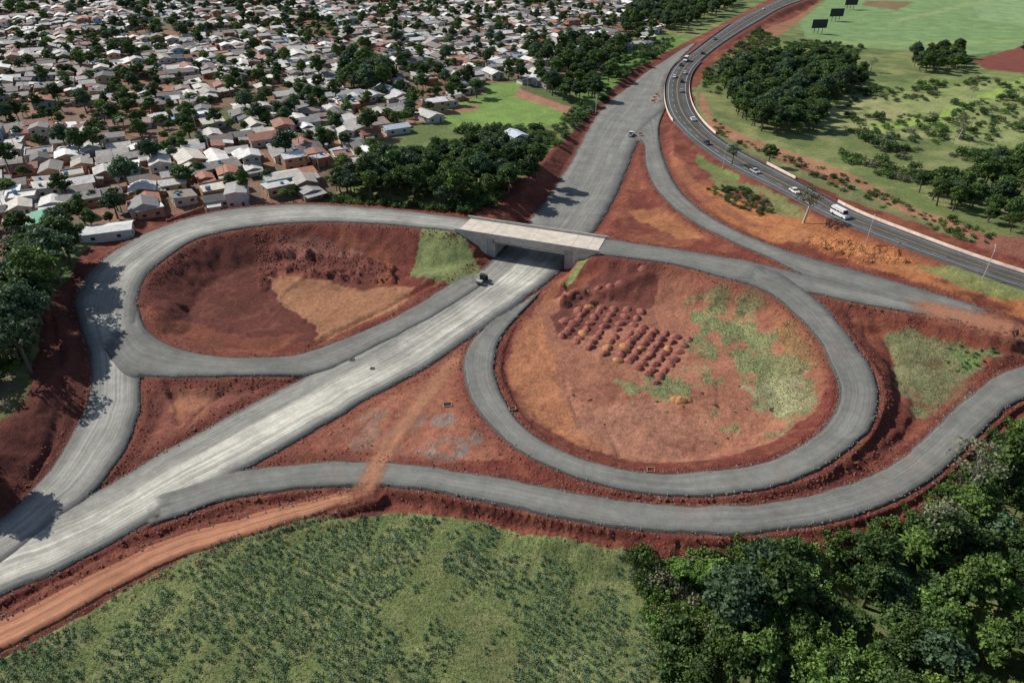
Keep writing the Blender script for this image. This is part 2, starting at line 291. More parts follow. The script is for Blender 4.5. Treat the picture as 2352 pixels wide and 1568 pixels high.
# ---------------------------------------------------------------- materials
class NT:
    def __init__(s,name):
        s.m=bpy.data.materials.new(name); s.m.use_nodes=True; s.t=s.m.node_tree; s.b=s.t.nodes['Principled BSDF']; s.b.inputs['Roughness'].default_value=.85
        s.out=s.t.nodes['Material Output']
        if 'Specular IOR Level' in s.b.inputs: s.b.inputs['Specular IOR Level'].default_value=.25
    def n(s,t,**k):
        x=s.t.nodes.new(t)
        for a,b in k.items(): setattr(x,a,b)
        return x
    def l(s,a,b): s.t.links.new(a,b)
    def coord(s): return s.n('ShaderNodeTexCoord').outputs['Object']
    def noise(s,scale,detail=5,vec=None,rough=.6):
        x=s.n('ShaderNodeTexNoise'); x.inputs['Scale'].default_value=scale;x.inputs['Detail'].default_value=detail;x.inputs['Roughness'].default_value=rough
        s.l(vec if vec is not None else s.coord(),x.inputs['Vector']); return x.outputs['Fac']
    def mr(s,v,a,b,c,d):
        x=s.n('ShaderNodeMapRange'); s.l(v,x.inputs[0])
        for i,k in enumerate((a,b,c,d)): x.inputs[i+1].default_value=k
        return x.outputs[0]
    def math(s,op,a,b=None):
        x=s.n('ShaderNodeMath',operation=op)
        for i,k in enumerate((a,b)):
            if k is None: continue
            if isinstance(k,(int,float)): x.inputs[i].default_value=k
            else: s.l(k,x.inputs[i])
        return x.outputs[0]
    def mix(s,f,a,b,mode='MIX'):
        x=s.n('ShaderNodeMix',data_type='RGBA',blend_type=mode)
        for i,k in ((0,f),(6,a),(7,b)):
            if isinstance(k,(int,float)): x.inputs[i].default_value=k
            elif isinstance(k,(tuple,list)): x.inputs[i].default_value=tuple(k)[:3]+(1,)
            else: s.l(k,x.inputs[i])
        return x.outputs[2]
    def scale(s,c,f):
        x=s.n('ShaderNodeVectorMath',operation='SCALE'); s.l(c,x.inputs[0]); s.l(f,x.inputs[3]); return x.outputs[0]
    def base(s,c):
        if isinstance(c,(tuple,list)): s.b.inputs['Base Color'].default_value=tuple(c)[:3]+(1,)
        else: s.l(c,s.b.inputs['Base Color'])
    def attr(s,n): return s.n('ShaderNodeAttribute',attribute_name=n).outputs['Fac']
    def bump(s,h,st=.5,dist=.1):
        x=s.n('ShaderNodeBump'); x.inputs['Strength'].default_value=st;x.inputs['Distance'].default_value=dist; s.l(h,x.inputs['Height']); s.l(x.outputs[0],s.b.inputs['Normal'])
def simple(name,c,rough=.8,var=.15,sc_=2.0,metal=0):
    t=NT(name); n=t.noise(sc_,5); f=t.mr(n,.3,.7,1-var,1+var)
    r=t.n('ShaderNodeRGB'); r.outputs[0].default_value=tuple(c)+(1,)
    t.base(t.scale(r.outputs[0],f)); t.b.inputs['Roughness'].default_value=rough; t.b.inputs['Metallic'].default_value=metal
    return t.m
t=NT('ground_soil_and_grass'); a=t.n('ShaderNodeAttribute',attribute_name='Col').outputs['Color']
na=t.mr(t.noise(.09,6),.3,.7,.8,1.2); nbb=t.mr(t.noise(.9,9,rough=.7),.3,.7,.64,1.36); nc=t.noise(4,6,rough=.7)
f=t.math('MULTIPLY',t.math('MULTIPLY',na,nbb),t.mr(nc,.3,.7,.78,1.22)); t.base(t.scale(a,f)); t.b.inputs['Roughness'].default_value=.95
t.bump(t.math('ADD',t.noise(1.5,8,rough=.7),t.math('MULTIPLY',nc,.5)),1.0,.4); M_SOIL=t.m
def gravel(name,base,pale,bands,str_=.6,vlim=None,edge=.55,dirt=0.0):
    t=NT(name); uv=t.n('ShaderNodeUVMap').outputs[0]
    sx=t.n('ShaderNodeSeparateXYZ'); t.l(uv,sx.inputs[0]); cx=t.n('ShaderNodeCombineXYZ')
    t.l(t.math('MULTIPLY',sx.outputs[0],22),cx.inputs[0]); t.l(t.math('MULTIPLY',sx.outputs[1],.02),cx.inputs[1])
    st=t.noise(1.0,6,cx.outputs[0],.7)
    big=t.noise(.05,4); fine=t.noise(5,5,rough=.75); mid=t.noise(.5,7,rough=.7); pat=t.noise(.11,6,rough=.65)
    u=sx.outputs[0]; fac=None
    for c0,w0,am in bands:
        d=t.math('ABSOLUTE',t.math('SUBTRACT',u,c0)); b=t.mr(d,w0,w0*.5,0,am); fac=b if fac is None else t.math('MAXIMUM',fac,b)
    fac=t.math('MULTIPLY',fac,t.mr(st,.35,.6,.35,1)); fac=t.math('MULTIPLY',fac,t.mr(big,.35,.55,.6,1))
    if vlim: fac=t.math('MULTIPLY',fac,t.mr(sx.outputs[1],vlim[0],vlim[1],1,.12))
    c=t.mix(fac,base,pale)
    if dirt>0: c=t.mix(t.mr(t.noise(.12,7,rough=.7),.55,.72,0,dirt),c,(.30,.17,.11))
    e=t.math('ABSOLUTE',t.math('SUBTRACT',u,.5)); e=t.math('ADD',e,t.mr(mid,.3,.7,-.03,.03)); ef=t.mr(e,.45,.49,1,edge)
    ef=t.math('MAXIMUM',ef,t.attr('ov'))
    f=t.math('MULTIPLY',t.mr(fine,.3,.7,.8,1.2),t.mr(mid,.3,.7,.84,1.16)); f=t.math('MULTIPLY',f,t.mr(st,.3,.7,1-.18*str_,1+.18*str_)); f=t.math('MULTIPLY',f,ef)
    f=t.math('MULTIPLY',f,t.mr(pat,.35,.62,.82,1.1))
    t.base(t.scale(c,f)); t.b.inputs['Roughness'].default_value=.9; t.bump(fine,.4,.06)
    al=t.math('ADD',t.attr('endf'),t.mr(mid,.3,.7,-.3,.3)); t.l(t.mr(al,.25,.75,0,1),t.b.inputs['Alpha'])
    return t.m
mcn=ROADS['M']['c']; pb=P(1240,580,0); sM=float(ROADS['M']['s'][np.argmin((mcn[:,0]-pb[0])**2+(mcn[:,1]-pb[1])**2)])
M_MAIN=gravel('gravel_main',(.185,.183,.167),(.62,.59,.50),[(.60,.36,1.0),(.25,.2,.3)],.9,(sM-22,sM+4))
M_RAMP=gravel('gravel_ramp',(.155,.154,.141),(.245,.24,.215),[(.5,.4,.7)],.9,None,.45,.3)
M_RAMPL=gravel('gravel_ramp_pale',(.175,.173,.158),(.39,.38,.335),[(.5,.42,1.0)],.9,None,.5,.1)
M_ASPH=gravel('asphalt',(.075,.074,.074),(.12,.118,.113),[(.25,.12,.8),(.75,.12,.8)],.4,None,1.15)
M_TRACK=gravel('dirt_track_soil',(.32,.13,.068),(.52,.26,.155),[(.35,.16,.9),(.68,.16,.9)],1.4,None,.8)
M_WHITE=simple('road_paint_white',(.7,.7,.68)); M_YEL=simple('road_paint_yellow',(.6,.42,.07))
M_CONC=simple('concrete',(.50,.48,.44),.85,.2,.8); M_CONCD=simple('concrete_weathered',(.38,.37,.35),.9,.25,.7); M_DECK=simple('concrete_deck',(.60,.53,.44),.9,.18,.35)
M_BARR=simple('barrier_concrete',(.56,.44,.36),.9,.25,.5)
ii=np.arange(NR-1)[:,None]*NU+np.arange(NU-1)[None,:]
q=np.stack([ii,ii+1,ii+1+NU,ii+NU],-1).reshape(-1,4)
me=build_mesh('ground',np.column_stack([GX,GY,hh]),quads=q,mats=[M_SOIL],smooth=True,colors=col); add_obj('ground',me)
# ---------------------------------------------------------------- roads
def ribbon(name,L,R,s,mat,top,skirt=True,nu=6,jit=.25,seed=0,zf=None,fade=(1,1),prev=()):
    n=len(L); W=(R-L).copy(); wl=np.linalg.norm(W[:,:2],axis=1)[:,None]+1e-6; dirn=W/wl; dirn[:,2]=0
    j1=(fbm(s,s*0,4.0,seed,4)-.5)*4*jit; j2=(fbm(s,s*0,4.2,seed+5,4)-.5)*4*jit
    L=L-dirn*j1[:,None]; R=R+dirn*j2[:,None]
    us=list(np.linspace(0,1,nu+1)); rows=[]
    if skirt: rows.append((L-dirn*.5,-.6,-.02))
    for a in us: rows.append((L*(1-a)+R*a,0,a))
    if skirt: rows.append((R+dirn*.5,-.6,1.02))
    k=len(rows); V=np.zeros((n,k,3));U=np.zeros((n,k,2))
    for i,(p,dz,a) in enumerate(rows):
        V[:,i]=p; V[:,i,2]+=dz+top; U[:,i,0]=a;U[:,i,1]=s
    if zf is not None: V[:,:,2]=zf(V[:,:,0].ravel(),V[:,:,1].ravel()).reshape(n,k)+top
    ii=np.arange(n-1)[:,None]*k+np.arange(k-1)[None]; q=np.stack([ii,ii+1,ii+1+k,ii+k],-1).reshape(-1,4)
    e0=np.clip(s/9.0,0,1) if fade[0] else np.ones(n); e1=np.clip((s[-1]-s)/9.0,0,1) if fade[1] else np.ones(n)
    ef=np.minimum(e0,e1); ef=np.where(ef>=1,1.4,ef)
    ov=np.zeros(n*k)
    for pk in prev:
        d,z=rq(ROADS[pk],V[:,:,0].ravel(),V[:,:,1].ravel()); ov=np.maximum(ov,(d<.6)*(np.abs(z-V[:,:,2].ravel())<1.6))
    me=build_mesh(name,V.reshape(-1,3),quads=q,mats=[mat],smooth=False,attrs={'endf':np.repeat(ef,k),'ov':ov})
    uvl=me.uv_layers.new(name='UVMap'); uvl.data.foreach_set('uv',U.reshape(-1,2)[q.ravel()].astype(np.float32).ravel())
    if me.polygons[len(me.polygons)//2].normal.z<0: me.flip_normals()
    return add_obj(name,me)
RM={'M':('gravel_road',M_MAIN),'A':('gravel_ramp_road',M_RAMPL),'C':('gravel_overpass_road',M_RAMP),'G':('asphalt_highway',M_ASPH),'F':('gravel_slip_road',M_RAMP),'B':('gravel_loop_road',M_RAMP),'D':('gravel_loop_road',M_RAMP),'E':('gravel_slip_road',M_RAMP),'T':('dirt_track',M_TRACK)}
FD={'M':(0,1),'A':(1,0),'C':(0,1),'G':(0,0),'F':(1,1),'B':(1,1),'D':(1,1),'E':(1,0),'T':(0,1)}
for oi,k in enumerate(order):
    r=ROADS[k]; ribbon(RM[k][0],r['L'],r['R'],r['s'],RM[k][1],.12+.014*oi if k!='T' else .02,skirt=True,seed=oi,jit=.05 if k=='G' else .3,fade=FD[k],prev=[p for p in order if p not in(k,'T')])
def strip(name,r,u0,u1,mat,top,dash=None):
    L=r['L'];R=r['R'];s=r['s']
    s2=np.arange(s[0],s[-1],1.0); L=np.stack([np.interp(s2,s,L[:,i]) for i in range(3)],1);R=np.stack([np.interp(s2,s,R[:,i]) for i in range(3)],1)
    A=L*(1-u0)+R*u0;B=L*(1-u1)+R*u1; A[:,2]+=top;B[:,2]+=top
    V=np.stack([A,B],1).reshape(-1,3); i=np.arange(len(s2)-1)
    if dash: i=i[(s2[:-1]%(dash[0]+dash[1]))<dash[0]]
    q=np.stack([2*i,2*i+1,2*i+3,2*i+2],-1); me=build_mesh(name,V,quads=q,mats=[mat])
    return add_obj(name,me)
g=ROADS['G']; gt=.12+.014*3+.012
strip('road_marking_edge_line',g,.14,.15,M_WHITE,gt);strip('road_marking_edge_line',g,.85,.86,M_WHITE,gt)
strip('road_marking_centre_line',g,.49,.497,M_YEL,gt);strip('road_marking_centre_line',g,.506,.513,M_YEL,gt)
strip('road_marking_lane_dashes',g,.3,.307,M_WHITE,gt,(4,8))
t=NT('dirt_smear'); uv=t.n('ShaderNodeUVMap').outputs[0]; sx=t.n('ShaderNodeSeparateXYZ');t.l(uv,sx.inputs[0])
e=t.mr(t.math('ABSOLUTE',t.math('SUBTRACT',sx.outputs[0],.5)),.5,.12,0,1); e=t.math('MULTIPLY',e,t.math('MINIMUM',t.attr('endf'),1.0)); nn=t.noise(.7,8,rough=.72); al=t.mr(t.math('ADD',e,t.math('MULTIPLY',t.math('SUBTRACT',nn,.5),1.6)),.2,.95,0,.8)
r_=t.n('ShaderNodeRGB'); r_.outputs[0].default_value=(.42,.19,.11,1); t.base(t.scale(r_.outputs[0],t.mr(t.noise(1.5,6),.3,.7,.72,1.28))); t.l(al,t.b.inputs['Alpha']); M_SMEAR=t.m
def roadtop(X,Y):
    h=height(X,Y); z=h.copy()
    for k in order:
        d,zz=rq(ROADS[k],X,Y); z=np.where(d<.35,np.maximum(z,zz+.25),z)
    return z
def smear(pts,z,w,name='dirt_smear'):
    C=catmull([P(a,b,z) for a,b in pts],10); s=np.r_[0,np.cumsum(np.linalg.norm(np.diff(C[:,:2],axis=0),axis=1))]; n=int(s[-1]/.6)+2;tt=np.linspace(0,s[-1],n)
    C=np.stack([np.interp(tt,s,C[:,i]) for i in range(3)],1); tg=np.gradient(C,axis=0);tg/=np.linalg.norm(tg,axis=1)[:,None]; N=np.stack([-tg[:,1],tg[:,0],tg[:,2]*0],1)
    ribbon(name,C+N*w/2,C-N*w/2,tt,M_SMEAR,.05,skirt=False,nu=10,jit=.3,seed=3,zf=roadtop)
smear([(770,1150),(835,1128),(870,1060),(930,975),(1000,880),(1070,785)],.4,7)
smear([(2060,690),(2180,722),(2300,752),(2400,775),(2500,795)],7,14)
# ---------------------------------------------------------------- mesh builder for hard objects
class MB:
    def __init__(s): s.v=[];s.f=[];s.m=[]
    def box(s,x0,x1,y0,y1,z0,z1,m=0,M=None):
        b=len(s.v); c=[(x,y,z) for z in(z0,z1) for x,y in((x0,y0),(x1,y0),(x1,y1),(x0,y1))]
        if M is not None: c=[tuple(M@Vector(p)) for p in c]
        s.v+=c
        for f in((3,2,1,0),(4,5,6,7),(0,1,5,4),(1,2,6,5),(2,3,7,6),(3,0,4,7)): s.f.append([b+i for i in f]);s.m.append(m)
    def prism(s,poly,y0,y1,m=0,M=None,mcap=None):
        b=len(s.v);n=len(poly); c=[(x,y0,z) for x,z in poly]+[(x,y1,z) for x,z in poly]
        if M is not None: c=[tuple(M@Vector(p)) for p in c]
        s.v+=c
        for i in range(n): j=(i+1)%n; s.f.append([b+i,b+j,b+n+j,b+n+i]);s.m.append(m)
        s.f.append([b+i for i in range(n)][::-1]);s.m.append(m if mcap is None else mcap); s.f.append([b+n+i for i in range(n)]);s.m.append(m if mcap is None else mcap)
    def tube(s,p,q,r0,r1,m=0,n=6):
        p=Vector(p);q=Vector(q);d=(q-p).normalized(); a=d.orthogonal().normalized();c=d.cross(a);b=len(s.v)
        for o,r in((p,r0),(q,r1)):
            for i in range(n):
                t=2*math.pi*i/n; s.v.append(tuple(o+a*math.cos(t)*r+c*math.sin(t)*r))
        for i in range(n): j=(i+1)%n; s.f.append([b+i,b+j,b+n+j,b+n+i]);s.m.append(m)
        s.f.append([b+i for i in range(n)][::-1]);s.m.append(m); s.f.append([b+n+i for i in range(n)]);s.m.append(m)
    def mesh(s,name,mats,fix=True):
        me=bpy.data.meshes.new(name); me.from_pydata(s.v,[],s.f)
        for m in mats: me.materials.append(m)
        me.polygons.foreach_set('material_index',s.m); me.update()
        return me
# ---------------------------------------------------------------- bridge
Wp=P(1070,518,7);Ep=P(1377,565,7); ax=(Ep-Wp);Lb=float(np.linalg.norm(ax));rz=math.atan2(ax[1],ax[0])
br=bpy.data.objects.new('concrete_overpass_bridge',None);sc.collection.objects.link(br);br.location=(Wp[0],Wp[1],7.0);br.rotation_euler=(0,0,rz)
def part(name,mb,mats): return add_obj(name,mb.mesh(name,mats),parent=br)
HWB=5.4;xa,xb=12.0,Lb-9.2
b=MB();b.box(-.5,Lb+.5,-HWB,HWB,-.35,.3);part('deck',b,[M_DECK])
b=MB()
for sgn in(-1,1):
    y0=sgn*HWB; b.box(-1.5,Lb+1.5,min(y0,y0+sgn*.3),max(y0,y0+sgn*.3),-.45,1.15)
    for i in range(12):
        x=i*Lb/11; b.box(x-.15,x+.15,min(y0+sgn*.3,y0+sgn*.36),max(y0+sgn*.3,y0+sgn*.36),-.3,1.15)
part('parapets',b,[M_CONC])
b=MB()
for i in range(5):
    y=-4.6+2.3*i; b.prism([(xa-.3,-1.9),(xb+.3,-1.9),(xb+.3,-.36),(xa-.3,-.36)],y-.3,y+.3)
    b.box(xa-.3,xb+.3,y-.5,y+.5,-2.05,-1.9)
b.box(xa+.5,xb-.5,-HWB-.0,-HWB+.12,-1.5,-.46)
part('girders',b,[M_CONC])
b=MB()
b.box(xa-2.2,xa-.35,-HWB-.15,HWB+.15,-8,-.36);b.box(xb+.35,xb+2.2,-HWB-.15,HWB+.15,-8,-.36)
b.box(xa-.34,xa+.4,-HWB-.1,HWB+.1,-8,-2.06);b.box(xb-.4,xb+.34,-HWB-.1,HWB+.1,-8,-2.06)
part('abutments',b,[M_CONCD])
b=MB()
for y in(-HWB-.32,HWB-.02):
    b.prism([(xa-2.25,-8),(xa-2.25,-.46),(-1.0,-.46),(-1.0,-2.2)],y,y+.34)
    b.prism([(xb+2.25,-8),(Lb+1,-2.2),(Lb+1,-.46),(xb+2.25,-.46)],y,y+.34)
part('wing_walls',b,[M_CONC])
b=MB()
for x in(3.,xa-1.2,(xa+xb)/2,xb+1.2,Lb-3): b.box(x-.08,x+.08,-HWB+.02,HWB-.02,.301,.306)
part('deck_joints',b,[M_CONCD])
def wall_along(name,r,side,off,s0,s1,h,wd,mat):
    s=r['s']; E=r['R'] if side>0 else r['L']; D=r['R']-r['L']; D=D/np.linalg.norm(D[:,:2],axis=1)[:,None]*side
    m=(s>=s0)&(s<=s1); A=E[m]+D[m]*off; B=A+D[m]*wd; z=E[m][:,2]+.05
    V=np.zeros((m.sum(),4,3)); V[:,0,:2]=A[:,:2];V[:,1,:2]=A[:,:2]+D[m][:,:2]*wd*.3;V[:,2,:2]=B[:,:2]-D[m][:,:2]*wd*.3;V[:,3,:2]=B[:,:2]
    V[:,0,2]=z-.4;V[:,1,2]=z+h;V[:,2,2]=z+h;V[:,3,2]=z-.4
    n=len(V);i=np.arange(n-1)[:,None]*4+np.arange(3)[None];q=np.stack([i,i+1,i+5,i+4],-1).reshape(-1,4)
    return add_obj(name,build_mesh(name,V.reshape(-1,3),quads=q,mats=[mat]))
def s_at(r,px,py,z):
    p=P(px,py,z);c=(r['L']+r['R'])/2; return float(r['s'][np.argmin((c[:,0]-p[0])**2+(c[:,1]-p[1])**2)])
S=lambda a,b,z:s_at(g,a,b,z)
wall_along('highway_concrete_barrier',g,1,.4,S(1600,150,1.2),S(1640,310,2.4),.9,.45,M_BARR)
wall_along('highway_concrete_barrier',g,1,.4,S(1735,385,4),S(1800,420,4.6),.9,.45,M_BARR)
wall_along('highway_concrete_barrier',g,1,.4,S(1895,470,6),S(2700,760,8),.9,.45,M_BARR)
wall_along('highway_concrete_barrier',g,-1,.2,S(1700,55,1.8),S(1545,270,1.5),.9,.4,M_BARR)
print('roads',time.time()-T0)
# ---------------------------------------------------------------- foliage
def leafmat(name,dark,light,trans=.25,rand=.4):
    t=NT(name); a=t.attr('tint'); oi=t.n('ShaderNodeObjectInfo').outputs['Random']
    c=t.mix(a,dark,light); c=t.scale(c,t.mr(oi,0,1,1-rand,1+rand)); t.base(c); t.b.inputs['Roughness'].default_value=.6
    tr=t.n('ShaderNodeBsdfTranslucent'); t.l(c,tr.inputs[0]); mx=t.n('ShaderNodeMixShader'); mx.inputs[0].default_value=trans
    t.l(t.b.outputs[0],mx.inputs[1]);t.l(tr.outputs[0],mx.inputs[2]);t.l(mx.outputs[0],t.out.inputs[0]); return t.m
ML1=leafmat('leaves_dark',(.025,.05,.016),(.11,.185,.05)); ML2=leafmat('leaves_mid',(.035,.072,.016),(.155,.24,.055)); ML3=leafmat('leaves_blue',(.028,.055,.026),(.10,.17,.08))
MLB=leafmat('leaves_bright',(.05,.11,.02),(.2,.31,.07)); MLG=leafmat('dry_leaves',(.10,.12,.06),(.24,.24,.14)); M_BARK=simple('bark',(.14,.11,.085)); M_BARKP=simple('bark_pale',(.42,.39,.34))
M_CROP=leafmat('crop_leaves',(.03,.075,.04),(.15,.29,.165),.15,.0); M_GRASS=leafmat('grass_blades',(.14,.18,.055),(.33,.36,.15),.25,.0); M_GRASSD=leafmat('dry_grass_blades',(.18,.23,.10),(.42,.44,.25),.25,.0)
def leaf_quads(C,S,out=None,bias=.8,asp=.7,r=rng):
    n=len(C); N=r.normal(size=(n,3)); N/=np.linalg.norm(N,axis=1)[:,None]
    if out is not None: N=N+out*bias
    N/=np.linalg.norm(N,axis=1)[:,None]+1e-9
    A=np.cross(N,r.normal(size=(n,3))); A/=np.linalg.norm(A,axis=1)[:,None]+1e-9; B=np.cross(N,A)
    A=A*S[:,None];B=B*S[:,None]*asp
    return np.stack([C+A,C+B,C-A*.9,C-B],1).reshape(-1,3)
def tree_mesh(name,seed,h,cr,ncl,nl,mat,bark,top=.62,flat=.75,ls=.42,open_=0):
    r=np.random.default_rng(seed); mb=MB(); base=Vector((0,0,-.6)); th=h*.45; top_=Vector((r.normal()*.3,r.normal()*.3,th)); mb.tube(base,top_,h*.028+.08,h*.016+.05,1,7)
    cz=h*top; CL=[]
    for i in range(ncl):
        a=i*2.399+r.random()*.6; q=math.sqrt((i+.5)/ncl); el=r.uniform(-.55,1.0)
        rr=cr*q*.72; z=cz+el*(h-cz)*.72*math.sqrt(max(0,1-q*q*.75)); rad=cr*r.uniform(.24,.42)*(1-.25*q)
        CL.append((np.array([rr*math.cos(a),rr*math.sin(a),z]),rad))
    CL.append((np.array([0,0,cz+(h-cz)*.55]),cr*.42))
    for c,rad in CL[::2]:
        mid=Vector((c[0]*.45,c[1]*.45,th+(c[2]-th)*.4)); mb.tube(top_,mid,h*.012+.04,h*.008+.03,1,5); mb.tube(mid,Vector(c),h*.008+.03,.03,1,4)
    F=[f for f in mb.f if len(f)==4]
    V=[np.array(mb.v)];Q=[np.array(F)];nb_=len(mb.v);tint=[np.zeros(nb_)];mi=[np.ones(len(F))]
    off=nb_
    for c,rad in CL:
        n=int(nl*(rad/(cr*.35))**2); D=r.normal(size=(n,3));D/=np.linalg.norm(D,axis=1)[:,None]; D[:,2]=np.where(D[:,2]<-.35,-D[:,2],D[:,2])
        lump=1+.28*np.sin(D[:,0]*5+c[0])*np.sin(D[:,1]*5+c[1]*2)*np.sin(D[:,2]*4+seed)
        R=rad*(r.uniform(.72,1.15,n))*lump; C=c+D*R[:,None]*np.array([1,1,flat]); S_=ls*r.uniform(.5,1.15,n)
        v=leaf_quads(C,S_,D,1.0,.75,r); V.append(v);Q.append(off+np.arange(n*4).reshape(-1,4));off+=n*4
        tt=np.clip(r.normal(.48,.18,n)+r.normal()*.18+.24*D[:,2],0,1);tint.append(np.repeat(tt,4));mi.append(np.zeros(n))  # upward-facing leaves tinted lighter: lit clump tops painted in
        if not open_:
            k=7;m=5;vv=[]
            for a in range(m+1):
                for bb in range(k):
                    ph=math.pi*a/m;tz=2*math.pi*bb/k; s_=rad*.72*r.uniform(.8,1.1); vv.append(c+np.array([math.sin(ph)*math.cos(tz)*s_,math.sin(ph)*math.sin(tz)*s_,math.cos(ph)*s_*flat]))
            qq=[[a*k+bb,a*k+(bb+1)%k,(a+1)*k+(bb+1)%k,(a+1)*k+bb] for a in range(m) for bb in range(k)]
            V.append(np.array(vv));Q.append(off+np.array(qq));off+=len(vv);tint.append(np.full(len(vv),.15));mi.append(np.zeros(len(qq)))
    return build_mesh(name,np.vstack(V),quads=np.vstack(Q),mats=[mat,bark],midx=np.concatenate(mi),attrs={'tint':np.concatenate(tint)})
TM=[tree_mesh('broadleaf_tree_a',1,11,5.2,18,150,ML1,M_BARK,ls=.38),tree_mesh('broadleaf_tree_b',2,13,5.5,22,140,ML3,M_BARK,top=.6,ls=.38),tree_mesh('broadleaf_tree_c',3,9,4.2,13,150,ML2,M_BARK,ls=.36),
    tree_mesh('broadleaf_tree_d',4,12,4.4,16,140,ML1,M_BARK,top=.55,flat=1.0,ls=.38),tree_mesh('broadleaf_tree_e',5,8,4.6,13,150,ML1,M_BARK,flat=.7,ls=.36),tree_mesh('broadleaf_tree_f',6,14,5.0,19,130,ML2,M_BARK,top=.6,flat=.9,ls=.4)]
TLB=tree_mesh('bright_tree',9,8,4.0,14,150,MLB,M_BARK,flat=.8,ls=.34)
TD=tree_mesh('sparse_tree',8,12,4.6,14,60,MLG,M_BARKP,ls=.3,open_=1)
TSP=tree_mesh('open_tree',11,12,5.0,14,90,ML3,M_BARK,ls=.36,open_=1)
def bush_mesh(name,seed,rad,h,n,ls,mat):
    r=np.random.default_rng(seed); k=5; V=[];T=[]
    for i in range(k):
        c=np.array([r.normal()*rad*.4,r.normal()*rad*.4,h*.35]); m=n//k; D=r.normal(size=(m,3));D/=np.linalg.norm(D,axis=1)[:,None];D[:,2]=np.abs(D[:,2])*1.0-.15
        C=c+D*np.array([rad*.6,rad*.6,h*.65])*r.uniform(.4,1.1,(m,1)); V.append(leaf_quads(C,ls*r.uniform(.6,1.2,m),D,.8,.7,r)); T.append(np.repeat(np.clip(r.normal(.45,.2,m)+.2*D[:,2],0,1),4))  # tint brightens on the upper side, overhead light painted into the leaves
    V=np.vstack(V); return build_mesh(name,V,quads=np.arange(len(V)).reshape(-1,4),mats=[mat],attrs={'tint':np.concatenate(T)})
BM=[bush_mesh('shrub_a',1,1.6,2.0,320,.26,ML2),bush_mesh('shrub_b',2,2.2,2.6,420,.28,ML1),bush_mesh('shrub_c',3,1.3,1.3,260,.2,MLB),bush_mesh('shrub_d',4,1.8,1.8,320,.23,ML3),bush_mesh('shrub_e',5,1.8,1.6,300,.22,MLG)]
def frond_plant(name,seed,h,nf,L,wd,mat,trunk=True,droop=1.0):
    r=np.random.default_rng(seed);mb=MB()
    if trunk: mb.tube((0,0,-.3),(0.1,0,h),.18,.12,1,6)
    V=[np.array(mb.v).reshape(-1,3)];Q=[np.array([f for f in mb.f if len(f)==4]).reshape(-1,4)];off=len(mb.v);T=[np.zeros(off)];mi=[np.ones(len(Q[0]))]
    for i in range(nf):
        a=2.399*i+r.random();up=r.uniform(.2,1.1);pts=[]
        for k in range(6):
            t_=k/5; x=L*t_*math.cos(up*.6); z=h+L*(t_*math.sin(up)-droop*.75*t_*t_); w_=wd*math.sin(math.pi*min(.97,.12+t_*.85))
            c=np.array([x*math.cos(a),x*math.sin(a),z]);s_=np.array([-math.sin(a),math.cos(a),0])*w_; pts+= [c-s_-np.array([0,0,w_*.4]),c,c+s_-np.array([0,0,w_*.4])]
        V.append(np.array(pts)); qq=[]
        for k in range(5):
            for m in range(2): qq.append([off+k*3+m,off+k*3+m+1,off+k*3+m+4,off+k*3+m+3])
        Q.append(np.array(qq));off+=18;T.append(np.full(18,r.uniform(.2,1)));mi.append(np.zeros(len(qq)))
    return build_mesh(name,np.vstack(V),quads=np.vstack(Q).astype(int),mats=[mat,M_BARK],midx=np.concatenate(mi),attrs={'tint':np.concatenate(T)})
PALM=frond_plant('palm_tree',1,7,16,3.2,.35,ML2); BAN=frond_plant('banana_plant',2,2.6,12,2.2,.28,ML2,True,.8)
def bamboo(seed):
    r=np.random.default_rng(seed);V=[];T=[]
    for i in range(30):
        a=r.random()*6.28;ln=r.uniform(7,12);lean=r.uniform(.15,.55);C=[]
        for k in range(24):
            t_=k/23;x=ln*(lean*t_**1.8);z=ln*(t_-.22*t_**3); C.append([x*math.cos(a)+.6*math.cos(i),x*math.sin(a)+.6*math.sin(i),z])
        C=np.array(C[5:]);C=np.repeat(C,10,0)+r.normal(size=(len(C)*10,3))*.35; v=leaf_quads(C,r.uniform(.18,.38,len(C)),np.tile([0,0,1.],(len(C),1)),.5,.4,r)
        V.append(v);T.append(np.repeat(np.clip(r.normal(.55,.2,len(C)),0,1),4))
    V=np.vstack(V);return build_mesh('bamboo_clump',V,quads=np.arange(len(V)).reshape(-1,4),mats=[MLB],attrs={'tint':np.concatenate(T)})
BB=bamboo(3)
def scatter_pts(poly,spacing,jit=.45,warp=0,r=rng):
    mn=poly.min(0);mx=poly.max(0); xs=np.arange(mn[0],mx[0],spacing);yy=np.arange(mn[1],mx[1],spacing*.87)
    X,Y=np.meshgrid(xs,yy); X=X+(np.arange(len(yy))%2)[:,None]*spacing/2; X=X+r.uniform(-jit,jit,X.shape)*spacing;Y=Y+r.uniform(-jit,jit,Y.shape)*spacing
    X=X.ravel();Y=Y.ravel();m=inside(X,Y,poly,warp); return X[m],Y[m]
def roadclear(X,Y,pad):
    ok=np.ones(X.shape,bool)
    for k in order: ok&=rq(ROADS[k],X,Y)[0]>pad
    return ok
def plant(name,X,Y,meshes,smin,smax,parent=None,pad=2,r=random,objname=None):
    X=np.asarray(X,float);Y=np.asarray(Y,float)
    if len(X)==0:return
    ok=roadclear(X,Y,pad);X=X[ok];Y=Y[ok]
    if len(X)==0:return
    Z=height(X,Y)
    for x,y,z in zip(X,Y,Z):
        s=r.uniform(smin,smax); add_obj(objname or name,r.choice(meshes),parent,(x,y,z-.1),r.uniform(0,6.28),(s*r.uniform(.9,1.1),s*r.uniform(.9,1.1),s*r.uniform(.85,1.15)))
def empty(n): o=bpy.data.objects.new(n,None);sc.collection.objects.link(o);return o
